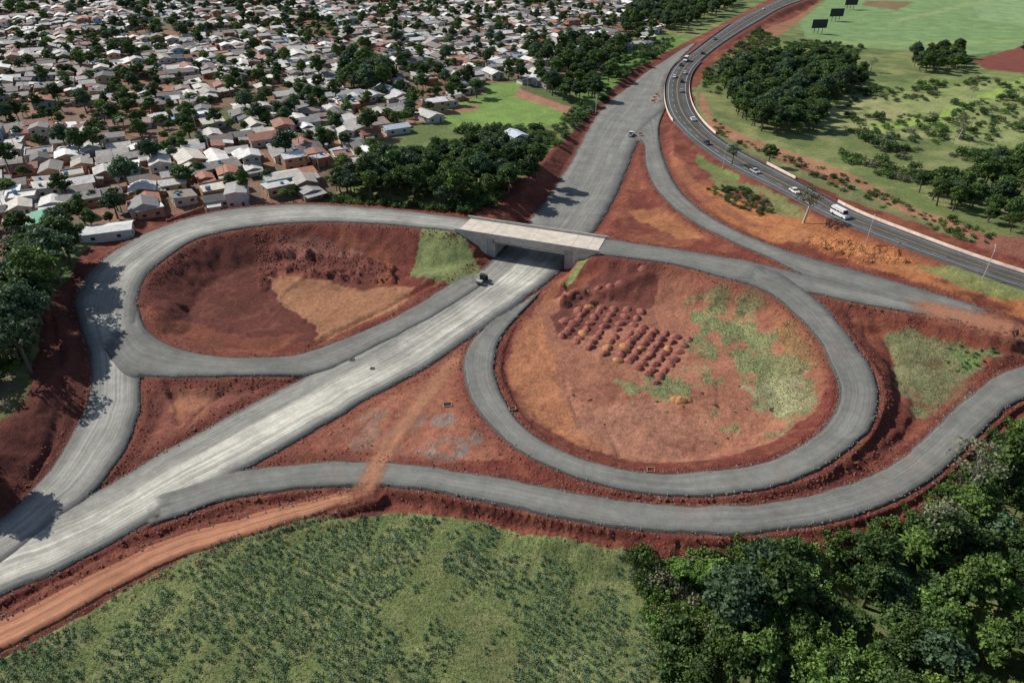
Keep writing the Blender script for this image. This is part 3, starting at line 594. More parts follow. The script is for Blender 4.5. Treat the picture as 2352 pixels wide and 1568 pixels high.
FOR=[([(775,448),(800,420),(900,385),(1000,355),(1120,350),(1215,380),(1225,405),(1160,430),(1130,470),(1040,478),(900,462)],4,5.0,TM[:4]+[TM[5]],.6,1.05),
 ([(1650,225),(1660,190),(1720,160),(1820,150),(1960,165),(1985,205),(1890,235),(1880,300),(1850,325),(1760,318),(1690,285)],0,6.4,TM+[TM[0],TM[3]],.7,1.25),
 ([(2090,150),(2200,125),(2225,165),(2170,185),(2100,175)],-2,7,TM,.7,1.0),
 ([(2090,440),(2180,420),(2240,380),(2352,360),(2800,380),(2800,660),(2352,560),(2250,545),(2140,490)],3,7.0,TM,.5,.95),
 ([(0,610),(110,585),(185,585),(135,655),(95,720),(60,800),(20,870),(-60,930),(-350,1040),(-350,610)],6.5,7.0,TM[:2]+[TSP,TM[3],TM[5]],.8,1.15),
 ([(-350,1060),(-100,1010),(-60,1040),(-130,1150),(-350,1230)],5,7.5,TM[:2],.9,1.2),
 ([(780,200),(800,155),(870,150),(905,185),(890,215),(820,220)],3,7,TM,.9,1.2),
 ([(1240,150),(1330,90),(1430,110),(1440,150),(1400,190),(1380,230),(1300,240),(1250,215),(1230,180)],2,9,TM,.7,1.05),
 ([(1440,30),(1560,0),(1700,-30),(1680,20),(1560,75),(1440,75)],1,10,TM,.8,1.2),
 ([(1540,1620),(1640,1430),(1730,1360),(1900,1355),(2080,1300),(2190,1215),(2290,1130),(2400,1070),(2900,950),(3000,1900),(1600,2200)],-3,5.6,TM+[TM[5],TLB,TM[2],TLB],.5,1.1)]
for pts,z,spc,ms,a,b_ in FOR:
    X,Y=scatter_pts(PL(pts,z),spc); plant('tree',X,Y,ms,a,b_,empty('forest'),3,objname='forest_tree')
def shrubs(pts,z,spc,ms,a,b_,pad=1.2,thr=None):
    X,Y=scatter_pts(PL(pts,z),spc)
    if thr: k=fbm(X,Y,thr[0],thr[1],3)>thr[2]; X=X[k];Y=Y[k]
    plant('shrub',X,Y,ms,a,b_,empty('shrub_thicket'),pad,objname='shrub')
shrubs([(1430,1290),(1540,1310),(1700,1300),(1900,1275),(2080,1210),(2200,1110),(2250,1060),(2352,990),(2352,1080),(2200,1220),(2060,1310),(1720,1380),(1650,1440),(1640,1640),(1560,1640),(1480,1400)],-2,2.1,BM[:3]+[BM[2],BM[2],BM[4],BM[0]],.6,1.4)
shrubs([(1880,300),(1900,280),(2050,330),(2200,350),(2352,330),(2352,420),(2100,440),(1960,400)],1,4.2,BM,.8,1.8,thr=(25,5,.44))
shrubs([(1900,220),(2352,180),(2352,340),(1980,330)],-1,7,BM,.6,1.6,thr=(30,8,.46))
shrubs([(1640,420),(1720,430),(1780,470),(1760,495),(1690,475),(1620,430)],4,2.6,BM,.4,.9,pad=3)
shrubs([(1860,400),(2100,520),(2230,580),(2300,560),(2130,500),(1990,420),(1860,370)],4,3.6,BM,.4,1.0,thr=(10,5,.42))
shrubs([(1640,300),(1800,370),(1860,400),(1860,370),(1700,310),(1640,270)],3,4,BM,.4,.9,thr=(10,5,.45))
shrubs([(1100,490),(770,462),(750,445),(1000,470),(1150,430),(1150,470)],4.5,3,BM[:2],.7,1.2)
shrubs([(1230,330),(1330,240),(1370,245),(1330,290),(1280,340)],2,4,BM,.7,1.5)
shrubs([(1020,300),(1290,290),(1250,350),(1000,345)],2,4.2,BM[:4],.8,1.8,thr=(14,5,.40))
shrubs([(1380,230),(1460,110),(1560,80),(1540,110),(1440,180),(1400,230)],1,5,BM,.8,1.8,thr=(14,5,.42))
shrubs([(0,690),(90,640),(80,740),(40,850),(-100,960),(-200,900)],6.5,3,BM[:4],.6,1.3)
shrubs([(1740,70),(1640,150),(1600,190),(1640,230),(1700,170),(1790,100),(1850,95),(1990,110),(1970,130),(1840,120)],0,6,BM,.8,1.8)
shrubs([(2160,790),(2290,815),(2230,860),(2180,850)],3,2.4,[BM[2],BM[3]],.25,.5,thr=(8,5,.45))
shrubs([(1300,900),(1700,880),(1850,960),(1700,1030),(1400,1000)],0,6,[BM[2],BM[4]],.15,.35,thr=(8,6,.5))
def at(px,py,z=0):
    p=P(px,py,z)
    for _ in range(3): zz=surf(p[0],p[1]); p=P(px,py,zz)
    return float(p[0]),float(p[1]),surf(p[0],p[1])
for px,py,z,m,s in [(1845,512,6,TD,1.2),(1680,378,4,TSP,.75),(1765,375,4,TM[0],.75),(2200,320,0,TD,1.0),(2205,1150,0,TD,1.35),(2130,1260,0,TD,1.1),(2230,225,0,TD,.7),(1365,225,1,TM[1],1.0),(1330,235,1,TM[0],1.0),(735,185,3,TM[3],1.3),(600,292,3,TM[1],.95),(645,298,3,TM[4],.9),(497,295,3,TM[0],.9),(190,360,3,TM[3],1.1),(222,355,3,TM[0],1.1),(155,350,3,TM[1],1.0),(660,375,3,TM[1],1.15),(25,395,3,TM[0],1.1),(435,430,3,TM[2],.9),(300,440,3,TM[1],1.1),(850,315,3,TM[0],1.2),(775,310,3,TM[3],.9),(2352,130,-2,TM[0],1.0),(1095,225,2,TM[4],1.3),(1075,205,2,TM[3],1.2),(905,420,4,TM[0],1.2),
 (1232,408,3,TM[5],1.05),(1215,428,3,TM[3],1.1),(1168,445,4,TM[0],1.1),(140,650,6,TM[1],1.4),(108,710,6,TM[5],1.35),(85,785,6,TM[1],1.35),(165,605,6,TM[0],1.4),(70,855,6,TSP,1.3),(95,745,6,TM[3],1.4),(120,680,6,TSP,1.4),(-60,1060,5,TM[1],1.0),(-40,1110,3,TM[3],1.0),(2000,165,0,TD,.8),(1690,1400,-2,TD,.8),(1640,1350,-2,TLB,.8),(1560,1330,-2,TLB,.55)]:
    x,y,zz=at(px,py,z); add_obj('broadleaf_tree',m,None,(x,y,zz-.1),random.uniform(0,6.28),s)
for px,py in [(290,310),(440,250),(690,350),(350,260)]:
    x,y,zz=at(px,py,3); add_obj('palm_tree',PALM,None,(x,y,zz),random.uniform(0,6),1.1)
bz=empty('banana_grove')
for i in range(40):
    px=random.uniform(1960,2270);py=random.uniform(1240,1330);x,y,zz=at(px,py,-3);add_obj('banana_plant',BAN,bz,(x,y,zz),random.uniform(0,6),random.uniform(.8,1.3))
for px,py,s in [(1760,1380,1.0),(1700,1395,.9),(1820,1420,1.0),(1950,1600,1.2),(1880,1660,1.2),(1600,1340,.55),(1740,1470,1.0),(1850,1560,1.1)]:
    x,y,zz=at(px,py,-3);add_obj('bamboo_clump',BB,None,(x,y,zz),random.uniform(0,6),s)
print('trees',time.time()-T0)
def tufts(name,X,Y,Z,R,Ht,nb,ls,mat,tb,toplit=.25):
    n=len(X); C=np.stack([X,Y,Z],1); C=np.repeat(C,nb,0); Rr=np.repeat(R,nb);Hh=np.repeat(Ht,nb); D=rng.normal(size=(n*nb,3));D/=np.linalg.norm(D,axis=1)[:,None];D[:,2]=np.abs(D[:,2])
    C=C+D*np.stack([Rr,Rr,Hh],1)*rng.uniform(.3,1,(n*nb,1)); S_=np.repeat(ls,nb)*rng.uniform(.6,1.3,n*nb)
    v=leaf_quads(C,S_,D,.7,.55); tt=np.clip(np.repeat(tb,nb)+rng.normal(0,.13,n*nb)+toplit*((C[:,2]-np.repeat(Z,nb))/(Hh+.01)-.5),0,1)  # tint climbs with height: sunlit tops and shaded bases painted in
    return add_obj(name,build_mesh(name,v,quads=np.arange(len(v)).reshape(-1,4),mats=[mat],attrs={'tint':np.repeat(tt,4)}))
X,Y=scatter_pts(FIELD,.9,.5,1.0); k=(Y>35)&(np.abs(X)<110); X=X[k];Y=Y[k]
den=cropden(X,Y); q_=np.quantile(den,.40)
k=den+rng.uniform(-.03,.03,len(X))>q_; Xc,Yc=X[k],Y[k]; dv_=den[k]-q_
print('crop',k.sum(),len(X))
hc=np.clip(.7+dv_*4.5,.6,2.2)*rng.uniform(.6,1.2,len(Xc))
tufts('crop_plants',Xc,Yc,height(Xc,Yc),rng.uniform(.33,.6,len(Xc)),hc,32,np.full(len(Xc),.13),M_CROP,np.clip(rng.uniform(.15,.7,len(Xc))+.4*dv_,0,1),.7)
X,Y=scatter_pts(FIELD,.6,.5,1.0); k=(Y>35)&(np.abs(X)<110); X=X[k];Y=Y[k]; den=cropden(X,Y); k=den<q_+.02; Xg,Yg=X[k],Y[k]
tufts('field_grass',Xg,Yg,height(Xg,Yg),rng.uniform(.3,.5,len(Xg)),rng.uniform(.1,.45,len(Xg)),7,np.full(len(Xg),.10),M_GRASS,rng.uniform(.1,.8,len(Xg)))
GX2=[];GY2=[]
for gpts,z in GRL+[(GR2,2.5)]:
    X,Y=scatter_pts(PL(gpts,z),.5,.5,5); k=fbm(X,Y,4.5,70,4)+rng.uniform(-.05,.05,len(X))>.44; GX2.append(X[k]);GY2.append(Y[k])
X=np.concatenate(GX2);Y=np.concatenate(GY2);k=roadclear(X,Y,2.5);X=X[k];Y=Y[k]
tufts('grass_tussocks',X,Y,height(X,Y),rng.uniform(.2,.45,len(X)),rng.uniform(.15,.6,len(X)),6,np.full(len(X),.12),M_GRASSD,rng.uniform(0,.8,len(X)))
# ---------------------------------------------------------------- loose clods and rubble beside the roads
def chunks(name,X,Y,S,mat,zo=0.0):
    n=len(X); Z=roadtop(X,Y)+zo; b=np.stack([X,Y,Z],1); a=rng.uniform(0,6.28,n); V=np.zeros((n,5,3))
    for i in range(4):
        r_=S*rng.uniform(.6,1.1,n); V[:,i,0]=b[:,0]+np.cos(a+i*1.57)*r_;V[:,i,1]=b[:,1]+np.sin(a+i*1.57)*r_;V[:,i,2]=b[:,2]-.05
    V[:,4]=b; V[:,4,2]+=S*rng.uniform(.5,1.1,n); V[:,4,0]+=S*rng.normal(0,.2,n)
    t_=np.array([[0,1,4],[1,2,4],[2,3,4],[3,0,4]]); q=(np.arange(n)[:,None,None]*5+t_[None]).reshape(-1,3)
    return add_obj(name,build_mesh(name,V.reshape(-1,3),quads=q,mats=[mat]))
M_CLOD=simple('soil_clod',(.21,.065,.042),.95,.5,.4); M_RUB=simple('rubble_stone',(.2,.19,.175),.95,.4,.5)
CXs=[];CYs=[];RXs=[];RYs=[]
for k in order:
    if k=='G': continue
    r=ROADS[k]; n=len(r['L'])
    for E,sg in((r['L'],-1),(r['R'],1)):
        W=(r['R']-r['L'])[:,:2]; W/=np.linalg.norm(W,axis=1)[:,None]
        for rep in range(5):
            i=rng.integers(0,n,n); d=rng.uniform(.4,3.5,n)**1.2; CXs.append(E[i,0]+sg*W[i,0]*d+rng.normal(0,.6,n));CYs.append(E[i,1]+sg*W[i,1]*d+rng.normal(0,.6,n))
        for rep in range(3):
            i=rng.integers(0,n,n); d=rng.normal(.35,.35,n); RXs.append(E[i,0]+sg*W[i,0]*d+rng.normal(0,.5,n));RYs.append(E[i,1]+sg*W[i,1]*d+rng.normal(0,.5,n))
X=np.concatenate(CXs);Y=np.concatenate(CYs);k=roadclear(X,Y,.5)&(Y<330)&(Y>40);X=X[k];Y=Y[k];chunks('soil_clods',X,Y,rng.uniform(.12,.42,len(X)),M_CLOD)
X=np.concatenate(RXs);Y=np.concatenate(RYs);k=roadclear(X,Y,-.4)&(Y<330)&(Y>40);X=X[k];Y=Y[k];chunks('roadside_rubble',X,Y,rng.uniform(.1,.28,len(X)),M_RUB)
X,Y=scatter_pts(np.vstack([PILES[1]]),.9);chunks('soil_clods',X,Y,rng.uniform(.15,.5,len(X)),M_CLOD)
X,Y=scatter_pts(PILES[2],1.0);chunks('soil_clods',X,Y,rng.uniform(.2,.6,len(X)),simple('orange_clod',(.45,.19,.075),.95,.3,.4))
# ---------------------------------------------------------------- dirt heaps
M_HEAP=simple('heap_soil',(.27,.10,.075),.95,.4,1.2); M_HEAPO=simple('heap_soil_orange',(.42,.2,.085),.95,.3,1.5)
HV=[];HQ=[];HM=[];off=0
def heap(px,py,r0,h0,mi):
    global off
    p=P(px,py,-.3); k,m=14,6; sx_=rng.uniform(0,99); X=[];Y=[];Hh=[]
    for a in range(m+1):
        for b_ in range(k):
            rr=r0*(1-a/m)*(1+.15*math.sin(b_*.9+sx_)+.08*math.sin(b_*2.7+sx_*2)); t_=2*math.pi*b_/k; q_=1-a/m; X.append(p[0]+rr*math.cos(t_));Y.append(p[1]+rr*math.sin(t_)); Hh.append(h0*(1-q_*q_)*(1-.15*q_)+rng.normal()*.06)
    z=height(X,Y); V=np.column_stack([X,Y,z.min()+np.array(Hh)-.1]); V[:k,2]-=.6
    HV.append(V)
    for a in range(m):
        for b_ in range(k): HQ.append([off+a*k+b_,off+a*k+(b_+1)%k,off+(a+1)*k+(b_+1)%k,off+(a+1)*k+b_]);HM.append(mi)
    off+=len(V)
for (t0,t1,b0,b1) in [((1352,706),(1472,716),(1292,770),(1418,828)),((1478,752),(1580,782),(1426,812),(1508,872))]:
    for i in range(5):
        n=8;fi=i/4; A_=(t0[0]+(t1[0]-t0[0])*fi,t0[1]+(t1[1]-t0[1])*fi);B_=(b0[0]+(b1[0]-b0[0])*fi,b0[1]+(b1[1]-b0[1])*fi)
        for j in range(n):
            f_=j/(n-1);heap(A_[0]+(B_[0]-A_[0])*f_+random.uniform(-2,2),A_[1]+(B_[1]-A_[1])*f_+random.uniform(-2,2),random.uniform(1.5,1.9),random.uniform(.9,1.25),1 if (t0[0]<1400 and j==n-3 and random.random()<.8) or random.random()<.04 else 0)
for px,py in [(1330,715),(1318,740),(1300,735)]: heap(px,py,2.2,1.3,0)
heap(1565,918,2.0,1.1,1);heap(1550,915,1.4,.8,1);heap(1580,917,1.3,.7,1)
for i in range(8): heap(1300+25*i,688-4*i+random.uniform(-8,8),random.uniform(1.6,2.8),1.3,0)
me=build_mesh('dirt_heaps',np.vstack(HV),quads=np.array(HQ),mats=[M_HEAP,M_HEAPO],midx=HM,smooth=True);add_obj('dirt_heaps',me)
# ---------------------------------------------------------------- houses
def ramp_rand(name,cols,mult,rough=.8,extra=None):
    t=NT(name);r0=t.n('ShaderNodeObjectInfo').outputs['Random'];fr=t.math('FRACT',t.math('MULTIPLY',r0,mult))
    cr=t.n('ShaderNodeValToRGB');cr.color_ramp.interpolation='CONSTANT';el=cr.color_ramp.elements
    n=len(cols)
    for i,c in enumerate(cols):
        e=el[i] if i<2 else el.new(i/n); e.position=i/n; e.color=tuple(c)+(1,)
    t.l(fr,cr.inputs[0]); f=t.math('MULTIPLY',t.mr(t.noise(.5,6,rough=.7),.3,.7,.65,1.28),t.mr(t.noise(3,4),.3,.7,.86,1.14))
    t.base(t.scale(cr.outputs[0],f));t.b.inputs['Roughness'].default_value=rough
    if extra:
        wv=t.n('ShaderNodeTexWave');wv.inputs['Scale'].default_value=1.6; t.l(t.coord(),wv.inputs['Vector']); t.bump(wv.outputs['Fac'],.4,.08)
    return t.m
RC=[(.27,.25,.23),(.66,.64,.60),(.18,.17,.16),(.42,.39,.35),(.78,.77,.75),(.24,.22,.2),(.55,.52,.48),(.33,.31,.29),(.38,.16,.10),(.12,.115,.11),(.48,.46,.43),(.74,.71,.66),(.22,.19,.17),(.38,.35,.31),(.6,.55,.47),(.28,.23,.2),(.3,.14,.1),(.5,.49,.48)]
M_ROOF=ramp_rand('roof_sheets',RC,1.0,.7,True); M_ROOF2=ramp_rand('roof_sheets_annex',RC[5:]+RC[:5],7.3,.7,True)
M_WALL=ramp_rand('house_walls',[(.40,.2,.12),(.5,.47,.42),(.36,.34,.31),(.62,.58,.5),(.34,.17,.10),(.48,.35,.22),(.3,.42,.5),(.6,.6,.58),(.40,.22,.15),(.4,.38,.35),(.55,.3,.2)],13.7)
M_WIN=simple('window_glass',(.04,.05,.06),.2,.1);M_DOOR=simple('door_wood',(.14,.08,.05));M_TANK=simple('water_tank_plastic',(.12,.25,.42),.5);M_BRK=simple('brick_wall_surface',(.35,.19,.12),.9,.25,1.0)
HMATS=[M_ROOF,M_WALL,M_WIN,M_DOOR,M_TANK,M_BRK,M_ROOF2]
def openings(b,w,d,h0,x0=0,y0=0,door=True):
    for sx_ in(-1,1):
        for yy in(-d*.25,d*.25):
            X=x0+sx_*w/2; b.box(min(X,X+sx_*.04),max(X,X+sx_*.04),y0+yy-.6,y0+yy+.6,h0+1.0,h0+2.0,2)
    for sy in(-1,1):
        Yv=y0+sy*d/2
        for xx in(-w*.27,w*.27):
            if sy<0 and xx>0 and door: b.box(x0+xx-.45,x0+xx+.45,Yv-.05,Yv,h0+.02,h0+2.1,3)
            else: b.box(x0+xx-.6,x0+xx+.6,min(Yv,Yv+sy*.04),max(Yv,Yv+sy*.04),h0+1.0,h0+2.0,2)
def gable(b,w,d,h,rise,x0=0,y0=0,ov=.45,z0=-.8,rm=0):
    b.box(x0-w/2,x0+w/2,y0-d/2,y0+d/2,z0,h,1)
    b.prism([(x0-w/2,h),(x0+w/2,h),(x0,h+rise)],y0-d/2+.001,y0+d/2-.001,1)
    k=rise/(w/2);e=w/2+ov
    b.prism([(x0-e,h-ov*k+.02),(x0,h+rise+.02),(x0,h+rise+.14),(x0-e,h-ov*k+.14)],y0-d/2-ov,y0+d/2+ov,rm)
    b.prism([(x0,h+rise+.02),(x0+e,h-ov*k+.02),(x0+e,h-ov*k+.14),(x0,h+rise+.14)],y0-d/2-ov,y0+d/2+ov,rm)
def mono(b,w,d,h1,h2,x0=0,y0=0,ov=.35,z0=-.8,walls=True,rm=0):
    if walls: b.prism([(x0-w/2,z0),(x0+w/2,z0),(x0+w/2,h2),(x0-w/2,h1)],y0-d/2,y0+d/2,1)
    k=(h2-h1)/w; b.prism([(x0-w/2-ov,h1-ov*k+.02),(x0+w/2+ov,h2+ov*k+.02),(x0+w/2+ov,h2+ov*k+.12),(x0-w/2-ov,h1-ov*k+.12)],y0-d/2-ov,y0+d/2+ov,rm)
def yardwall(b,w,d,h=1.7):
    t_=.15
    b.box(-w/2,w/2,-d/2,-d/2+t_,-.8,h,5);b.box(-w/2,-w/2+t_,-d/2+t_,d/2,-.8,h,5);b.box(w/2-t_,w/2,-d/2+t_,d/2,-.8,h,5)
HS=[]
def fin(b,n): HS.append(b.mesh(n,HMATS))
b=MB();gable(b,7,8.5,2.8,1.1);openings(b,7,8.5,0);mono(b,2.6,4,2.1,1.7,x0=4.9,y0=-1.5,rm=6);fin(b,'gable_house')
b=MB();gable(b,6,7,2.7,.8,y0=1);openings(b,6,7,0,y0=1);mono(b,6,2.6,2.3,2.6,y0=-4,walls=False,rm=6)
for x in(-2.8,2.8): b.box(x-.08,x+.08,-5.2,-5.04,-.5,2.3,3)
fin(b,'porch_house')
b=MB();mono(b,7,8,2.6,3.4);openings(b,7,8,-.1);b.box(1,2,1,2,3.3,4.2,4);fin(b,'lean_house')
b=MB();gable(b,6.5,9,2.8,1.2);openings(b,6.5,9,0);mono(b,3.2,5,2.0,2.6,x0=-5.2,y0=-1,rm=6);fin(b,'annex_house')
b=MB();b.box(-4,4,-4.5,4.5,-.8,3.0,1)
b.box(-4,4,-4.5,-4.3,3.0,3.6,1);b.box(-4,4,4.3,4.5,3.0,3.6,1);b.box(-4,-3.8,-4.3,4.3,3.0,3.6,1);b.box(3.8,4,-4.3,4.3,3.0,3.6,1);b.box(-3.8,3.8,-4.3,4.3,3.0,3.15,0)
b.tube((2,2,3.15),(2,2,4.5),.7,.75,4,8);openings(b,8,9,0);fin(b,'flat_roof_house')
b=MB();b.box(-3.4,3.4,-4,4,-.8,2.8,1);openings(b,6.8,8,0);gable(b,6.8,8,5.6,1.0,z0=2.801);openings(b,6.8,8,2.9,door=False);b.box(-3.4,3.4,-5.2,-4.0,2.6,2.8,1);fin(b,'two_storey_house')
b=MB();mono(b,4.5,4.5,2.3,2.8);b.box(-.5,.4,-2.3,-2.25,0,2,3);fin(b,'shed')
b=MB();gable(b,8,13,3.0,1.3);openings(b,8,13,0);fin(b,'long_house')
b=MB();gable(b,6.5,7.5,2.7,1.0);openings(b,6.5,7.5,0);yardwall(b,10,14);mono(b,3,3.5,2.1,2.5,x0=2.8,y0=5.2,rm=6);fin(b,'walled_house')
b=MB();mono(b,5.5,9,3.2,2.7);openings(b,5.5,9,0);mono(b,4,5,2.9,2.3,x0=4.9,y0=1.5,rm=6);fin(b,'brick_row_house')
names=['gable_house','porch_house','brick_house','annex_house','flat_roof_house','two_storey_house','shed','long_house','walled_house','brick_row_house']
th=math.radians(29);ct,st_=math.cos(th),math.sin(th)
lots=[]
EXC=[PL(a,z) for a,z in [([(1000,265),(1080,215),(1110,185),(1210,185),(1330,240),(1330,320),(1240,360),(1020,350),(860,420),(860,330)],3),([(785,215),(800,150),(875,145),(910,190),(880,220)],3),([(-400,1100),(-400,600),(0,565),(180,575),(230,600),(0,900)],6)]]
cx0,cy0=-100,260
PER=39
for bi in range(-22,26):
    for ri in (0,1):
        vv=bi*PER+ (6.5 if ri==0 else 24.5)
        uu=-900.
        while uu<1100:
            step=random.uniform(9.0,11.2)
            if (uu%112)<7: uu+=7;continue
            lots.append((uu+step/2,vv,ri));uu+=step
cand=[]
for (uu,vv,ri) in lots:
    for back in (0,1):
        if back and random.random()<.18: continue
        if not back and random.random()<.04: continue
        dv=(back*9.0-1)*(1 if ri==0 else -1)+ (0 if ri==0 else 6)
        wob=4*math.sin(uu/90+vv/70)
        x=cx0+(uu+random.uniform(-1,1))*ct-(vv+wob+dv+random.uniform(-1.2,1.2))*st_; y_=cy0+(uu)*st_+(vv+wob+dv)*ct
        cand.append((x,y_,th+random.gauss(0,.07)+(math.pi if ri else 0)+(math.pi/2 if random.random()<.4 else 0),back))
CX=np.array([c[0] for c in cand]);CY=np.array([c[1] for c in cand])
ok=inside(CX,CY,TOWN,0)&roadclear(CX,CY,10)&(CY<1050)&(CY>150)
for e in EXC: ok&=~inside(CX,CY,e,0)
idx=np.nonzero(ok)[0]; HZ=height(CX[idx],CY[idx]); nh=0
tvac=fbm(CX[idx],CY[idx],35,91,3)
TX=[];TY=[]
for i,z,tv in zip(idx,HZ,tvac):
    c=cand[i]
    if (tv>.60 and random.random()<.85) or random.random()<.04:
        TX.append(c[0]);TY.append(c[1])
        if random.random()<.5: TX.append(c[0]+random.uniform(-5,5));TY.append(c[1]+random.uniform(-5,5))
        continue
    k=random.choices(range(10),[18,12,12,12,5,4,9 if c[3] else 2,9,7 if not c[3] else 0,12])[0]
    s=random.uniform(.9,1.28)
    add_obj(names[k],HS[k],None,(c[0],c[1],z+.05),c[2],(s,s*random.uniform(.85,1.15),random.uniform(.95,1.15)));nh+=1
    if random.random()<.34: TX.append(c[0]+random.uniform(-7,7));TY.append(c[1]+random.uniform(-7,7))
print('houses',nh,'trees',len(TX),time.time()-T0)
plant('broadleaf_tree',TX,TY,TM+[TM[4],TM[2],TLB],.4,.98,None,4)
b=MB();b.tube((0,0,-.5),(0,0,9),.16,.1,0,6);b.box(-1,1,-.06,.06,8.3,8.45,0);b.box(-.7,.7,-.06,.06,7.6,7.72,0);POLE=b.mesh('utility_pole',[M_CONC])
for bi in range(0,9):
    for uu in range(-300,420,36):
        vv=bi*PER+0;x=cx0+uu*ct-vv*st_;y_=cy0+uu*st_+vv*ct
        X1,Y1=np.array([x]),np.array([y_])
        if inside(X1,Y1,TOWN,0)[0] and roadclear(X1,Y1,3)[0]: add_obj('utility_pole',POLE,None,(x,y_,surf(x,y_)),th)
x,y_,z=at(1368,262,2);add_obj('utility_pole',POLE,None,(x,y_,z),.3,1.2)
def custom(name,px,py,z,w,d,h,rise,rot,roofc,wallc):
    b=MB();gable(b,w,d,h,rise);openings(b,w,d,0)
    mr_=simple(name+'_roof',roofc,.7,.2,.6);mw=simple(name+'_walls',wallc,.85,.15,.5)
    x,y_,zz=at(px,py,z); return add_obj(name,b.mesh(name,[mr_,mw,M_WIN,M_DOOR,M_TANK,M_BRK]),None,(x,y_,zz),rot)
custom('blue_house',1240,188,2,9,10,3.2,1.2,math.radians(60),(.6,.66,.72),(.12,.32,.62))
custom('long_gable_house',985,275,3,9,14,3,1.3,math.radians(40),(.5,.48,.44),(.5,.48,.44))
custom('pale_house',1185,322,3,7,10,3,1.1,math.radians(30),(.5,.55,.62),(.6,.6,.56))
custom('pale_house',910,305,3,7,12,3,1.1,math.radians(120),(.5,.56,.62),(.55,.55,.5))
custom('white_house',250,545,5,7,15,3.2,.6,math.radians(110),(.6,.6,.58),(.6,.6,.58))
custom('green_house',105,520,5,8,12,3.2,.5,math.radians(20),(.1,.32,.2),(.5,.5,.45))
custom('grey_house',335,490,5,9,9,3.4,1.8,math.radians(28),(.2,.2,.2),(.45,.4,.35))
custom('teal_house',650,420,4,8,13,3.2,1.0,math.radians(120),(.55,.52,.46),(.2,.5,.5))
custom('white_house',550,465,4,7,11,5.5,.5,math.radians(15),(.35,.33,.32),(.55,.52,.48))
custom('terracotta_house',608,330,3,10,13,3.4,1.8,math.radians(120),(.36,.17,.12),(.55,.42,.34))
p0=at(385,512,5);p1=at(470,488,5);d_=Vector(p1)-Vector(p0);M_=Matrix.Translation(Vector((p0[0],p0[1],min(p0[2],p1[2]))))@Matrix.Rotation(math.atan2(d_.y,d_.x),4,'Z')
b=MB();b.box(0,d_.length,-.12,.12,-1,2.4,0,M_)
for i in range(8): b.box(i*d_.length/7-.2,i*d_.length/7+.2,-.25,.25,-1,2.6,0,M_)
add_obj('boundary_wall',b.mesh('boundary_wall',[M_BRK]))
# ---------------------------------------------------------------- vehicles
M_TYRE=simple('tyre_rubber',(.02,.02,.02));M_GLASS=simple('car_glass',(.02,.025,.03),.1,.05);M_LAMP=simple('lamp_lens',(.6,.6,.55),.2);M_RED=simple('tail_lamp',(.4,.02,.02),.3)
def paint(n,c): 
    m=simple('car_paint_'+n,c,.25,.04); return m
PT={'white':paint('white',(.78,.78,.77)),'silver':paint('silver',(.4,.42,.44)),'dark':paint('dark',(.03,.035,.045)),'red':paint('red',(.3,.03,.03)),'grey':paint('grey',(.15,.16,.17))}
def car_mesh(kind,p):
    b=MB()
    if kind=='car': L,W,prof,cab=4.3,1.75,[(-2.15,.35),(2.1,.35),(2.15,.65),(1.95,.85),(1.0,.98),(-1.75,1.02),(-2.12,.9)],[(1.0,.97),(.35,1.45),(-.95,1.48),(-1.7,1.0)]
    elif kind=='pickup': L,W,prof,cab=5.2,1.85,[(-2.6,.5),(2.55,.5),(2.6,.85),(2.4,1.05),(1.2,1.15),(-2.6,1.15)],[(1.2,1.14),(.6,1.75),(-.6,1.78),(-.75,1.14)]
    else: L,W,prof,cab=6.6,2.05,[(-3.3,.45),(3.2,.45),(3.3,.9),(3.0,1.25),(2.3,1.45),(-3.3,1.45)],[(2.3,1.44),(1.7,2.4),(-3.2,2.55),(-3.28,1.44)]
    b.prism(prof,-W/2,W/2,0)
    n0=len(b.v); b.prism(cab,-W/2+.06,W/2-.06,1,mcap=1)
    n=len(cab)
    for i in range(n):
        if cab[i][1]>cab[0][1]+.2:
            for k in(0,1):
                v=b.v[n0+i+k*n]; b.v[n0+i+k*n]=(v[0],v[1]*.88,v[2])
    x=[c[0] for c in cab if c[1]>cab[0][1]+.2]; zt=max(c[1] for c in cab)
    b.box(min(x)-.04,max(x)+.02,-W/2*.86,W/2*.86,zt-.05,zt+.04,0)
    for xx in([0] if kind!='van' else [-.8,.6]):
        for sgn in(-1,1): b.box(xx-.06,xx+.06,sgn*(W/2-.07)-.03,sgn*(W/2-.07)+.03,cab[0][1],zt-.1,0)
    if kind=='van':
        for sgn in(-1,1): b.box(-3.26,1.9,sgn*(W/2-.1)-.06,sgn*(W/2-.1)+.05,1.95,2.4,0)
    if kind=='pickup': b.box(-2.5,-.85,-W/2+.12,W/2-.12,1.0,1.153,3)
    wx=L*.31; r_=.33 if kind=='car' else .38
    for xx in(-wx,wx):
        for sgn in(-1,1): b.tube((xx,sgn*(W/2-.2),r_),(xx,sgn*(W/2+.02),r_),r_,r_,3,10)
    fx=prof[2][0]
    for sgn in(-1,1): b.box(fx-.12,fx+.02,sgn*W*.36-.2,sgn*W*.36+.2,.62,.8,2); b.box(-L/2-.02,-L/2+.1,sgn*W*.4-.12,sgn*W*.4+.12,.7,.95,4)
    return b.mesh(kind,[PT[p],M_GLASS,M_LAMP,M_TYRE,M_RED])
cc=(g['L']+g['R'])/2
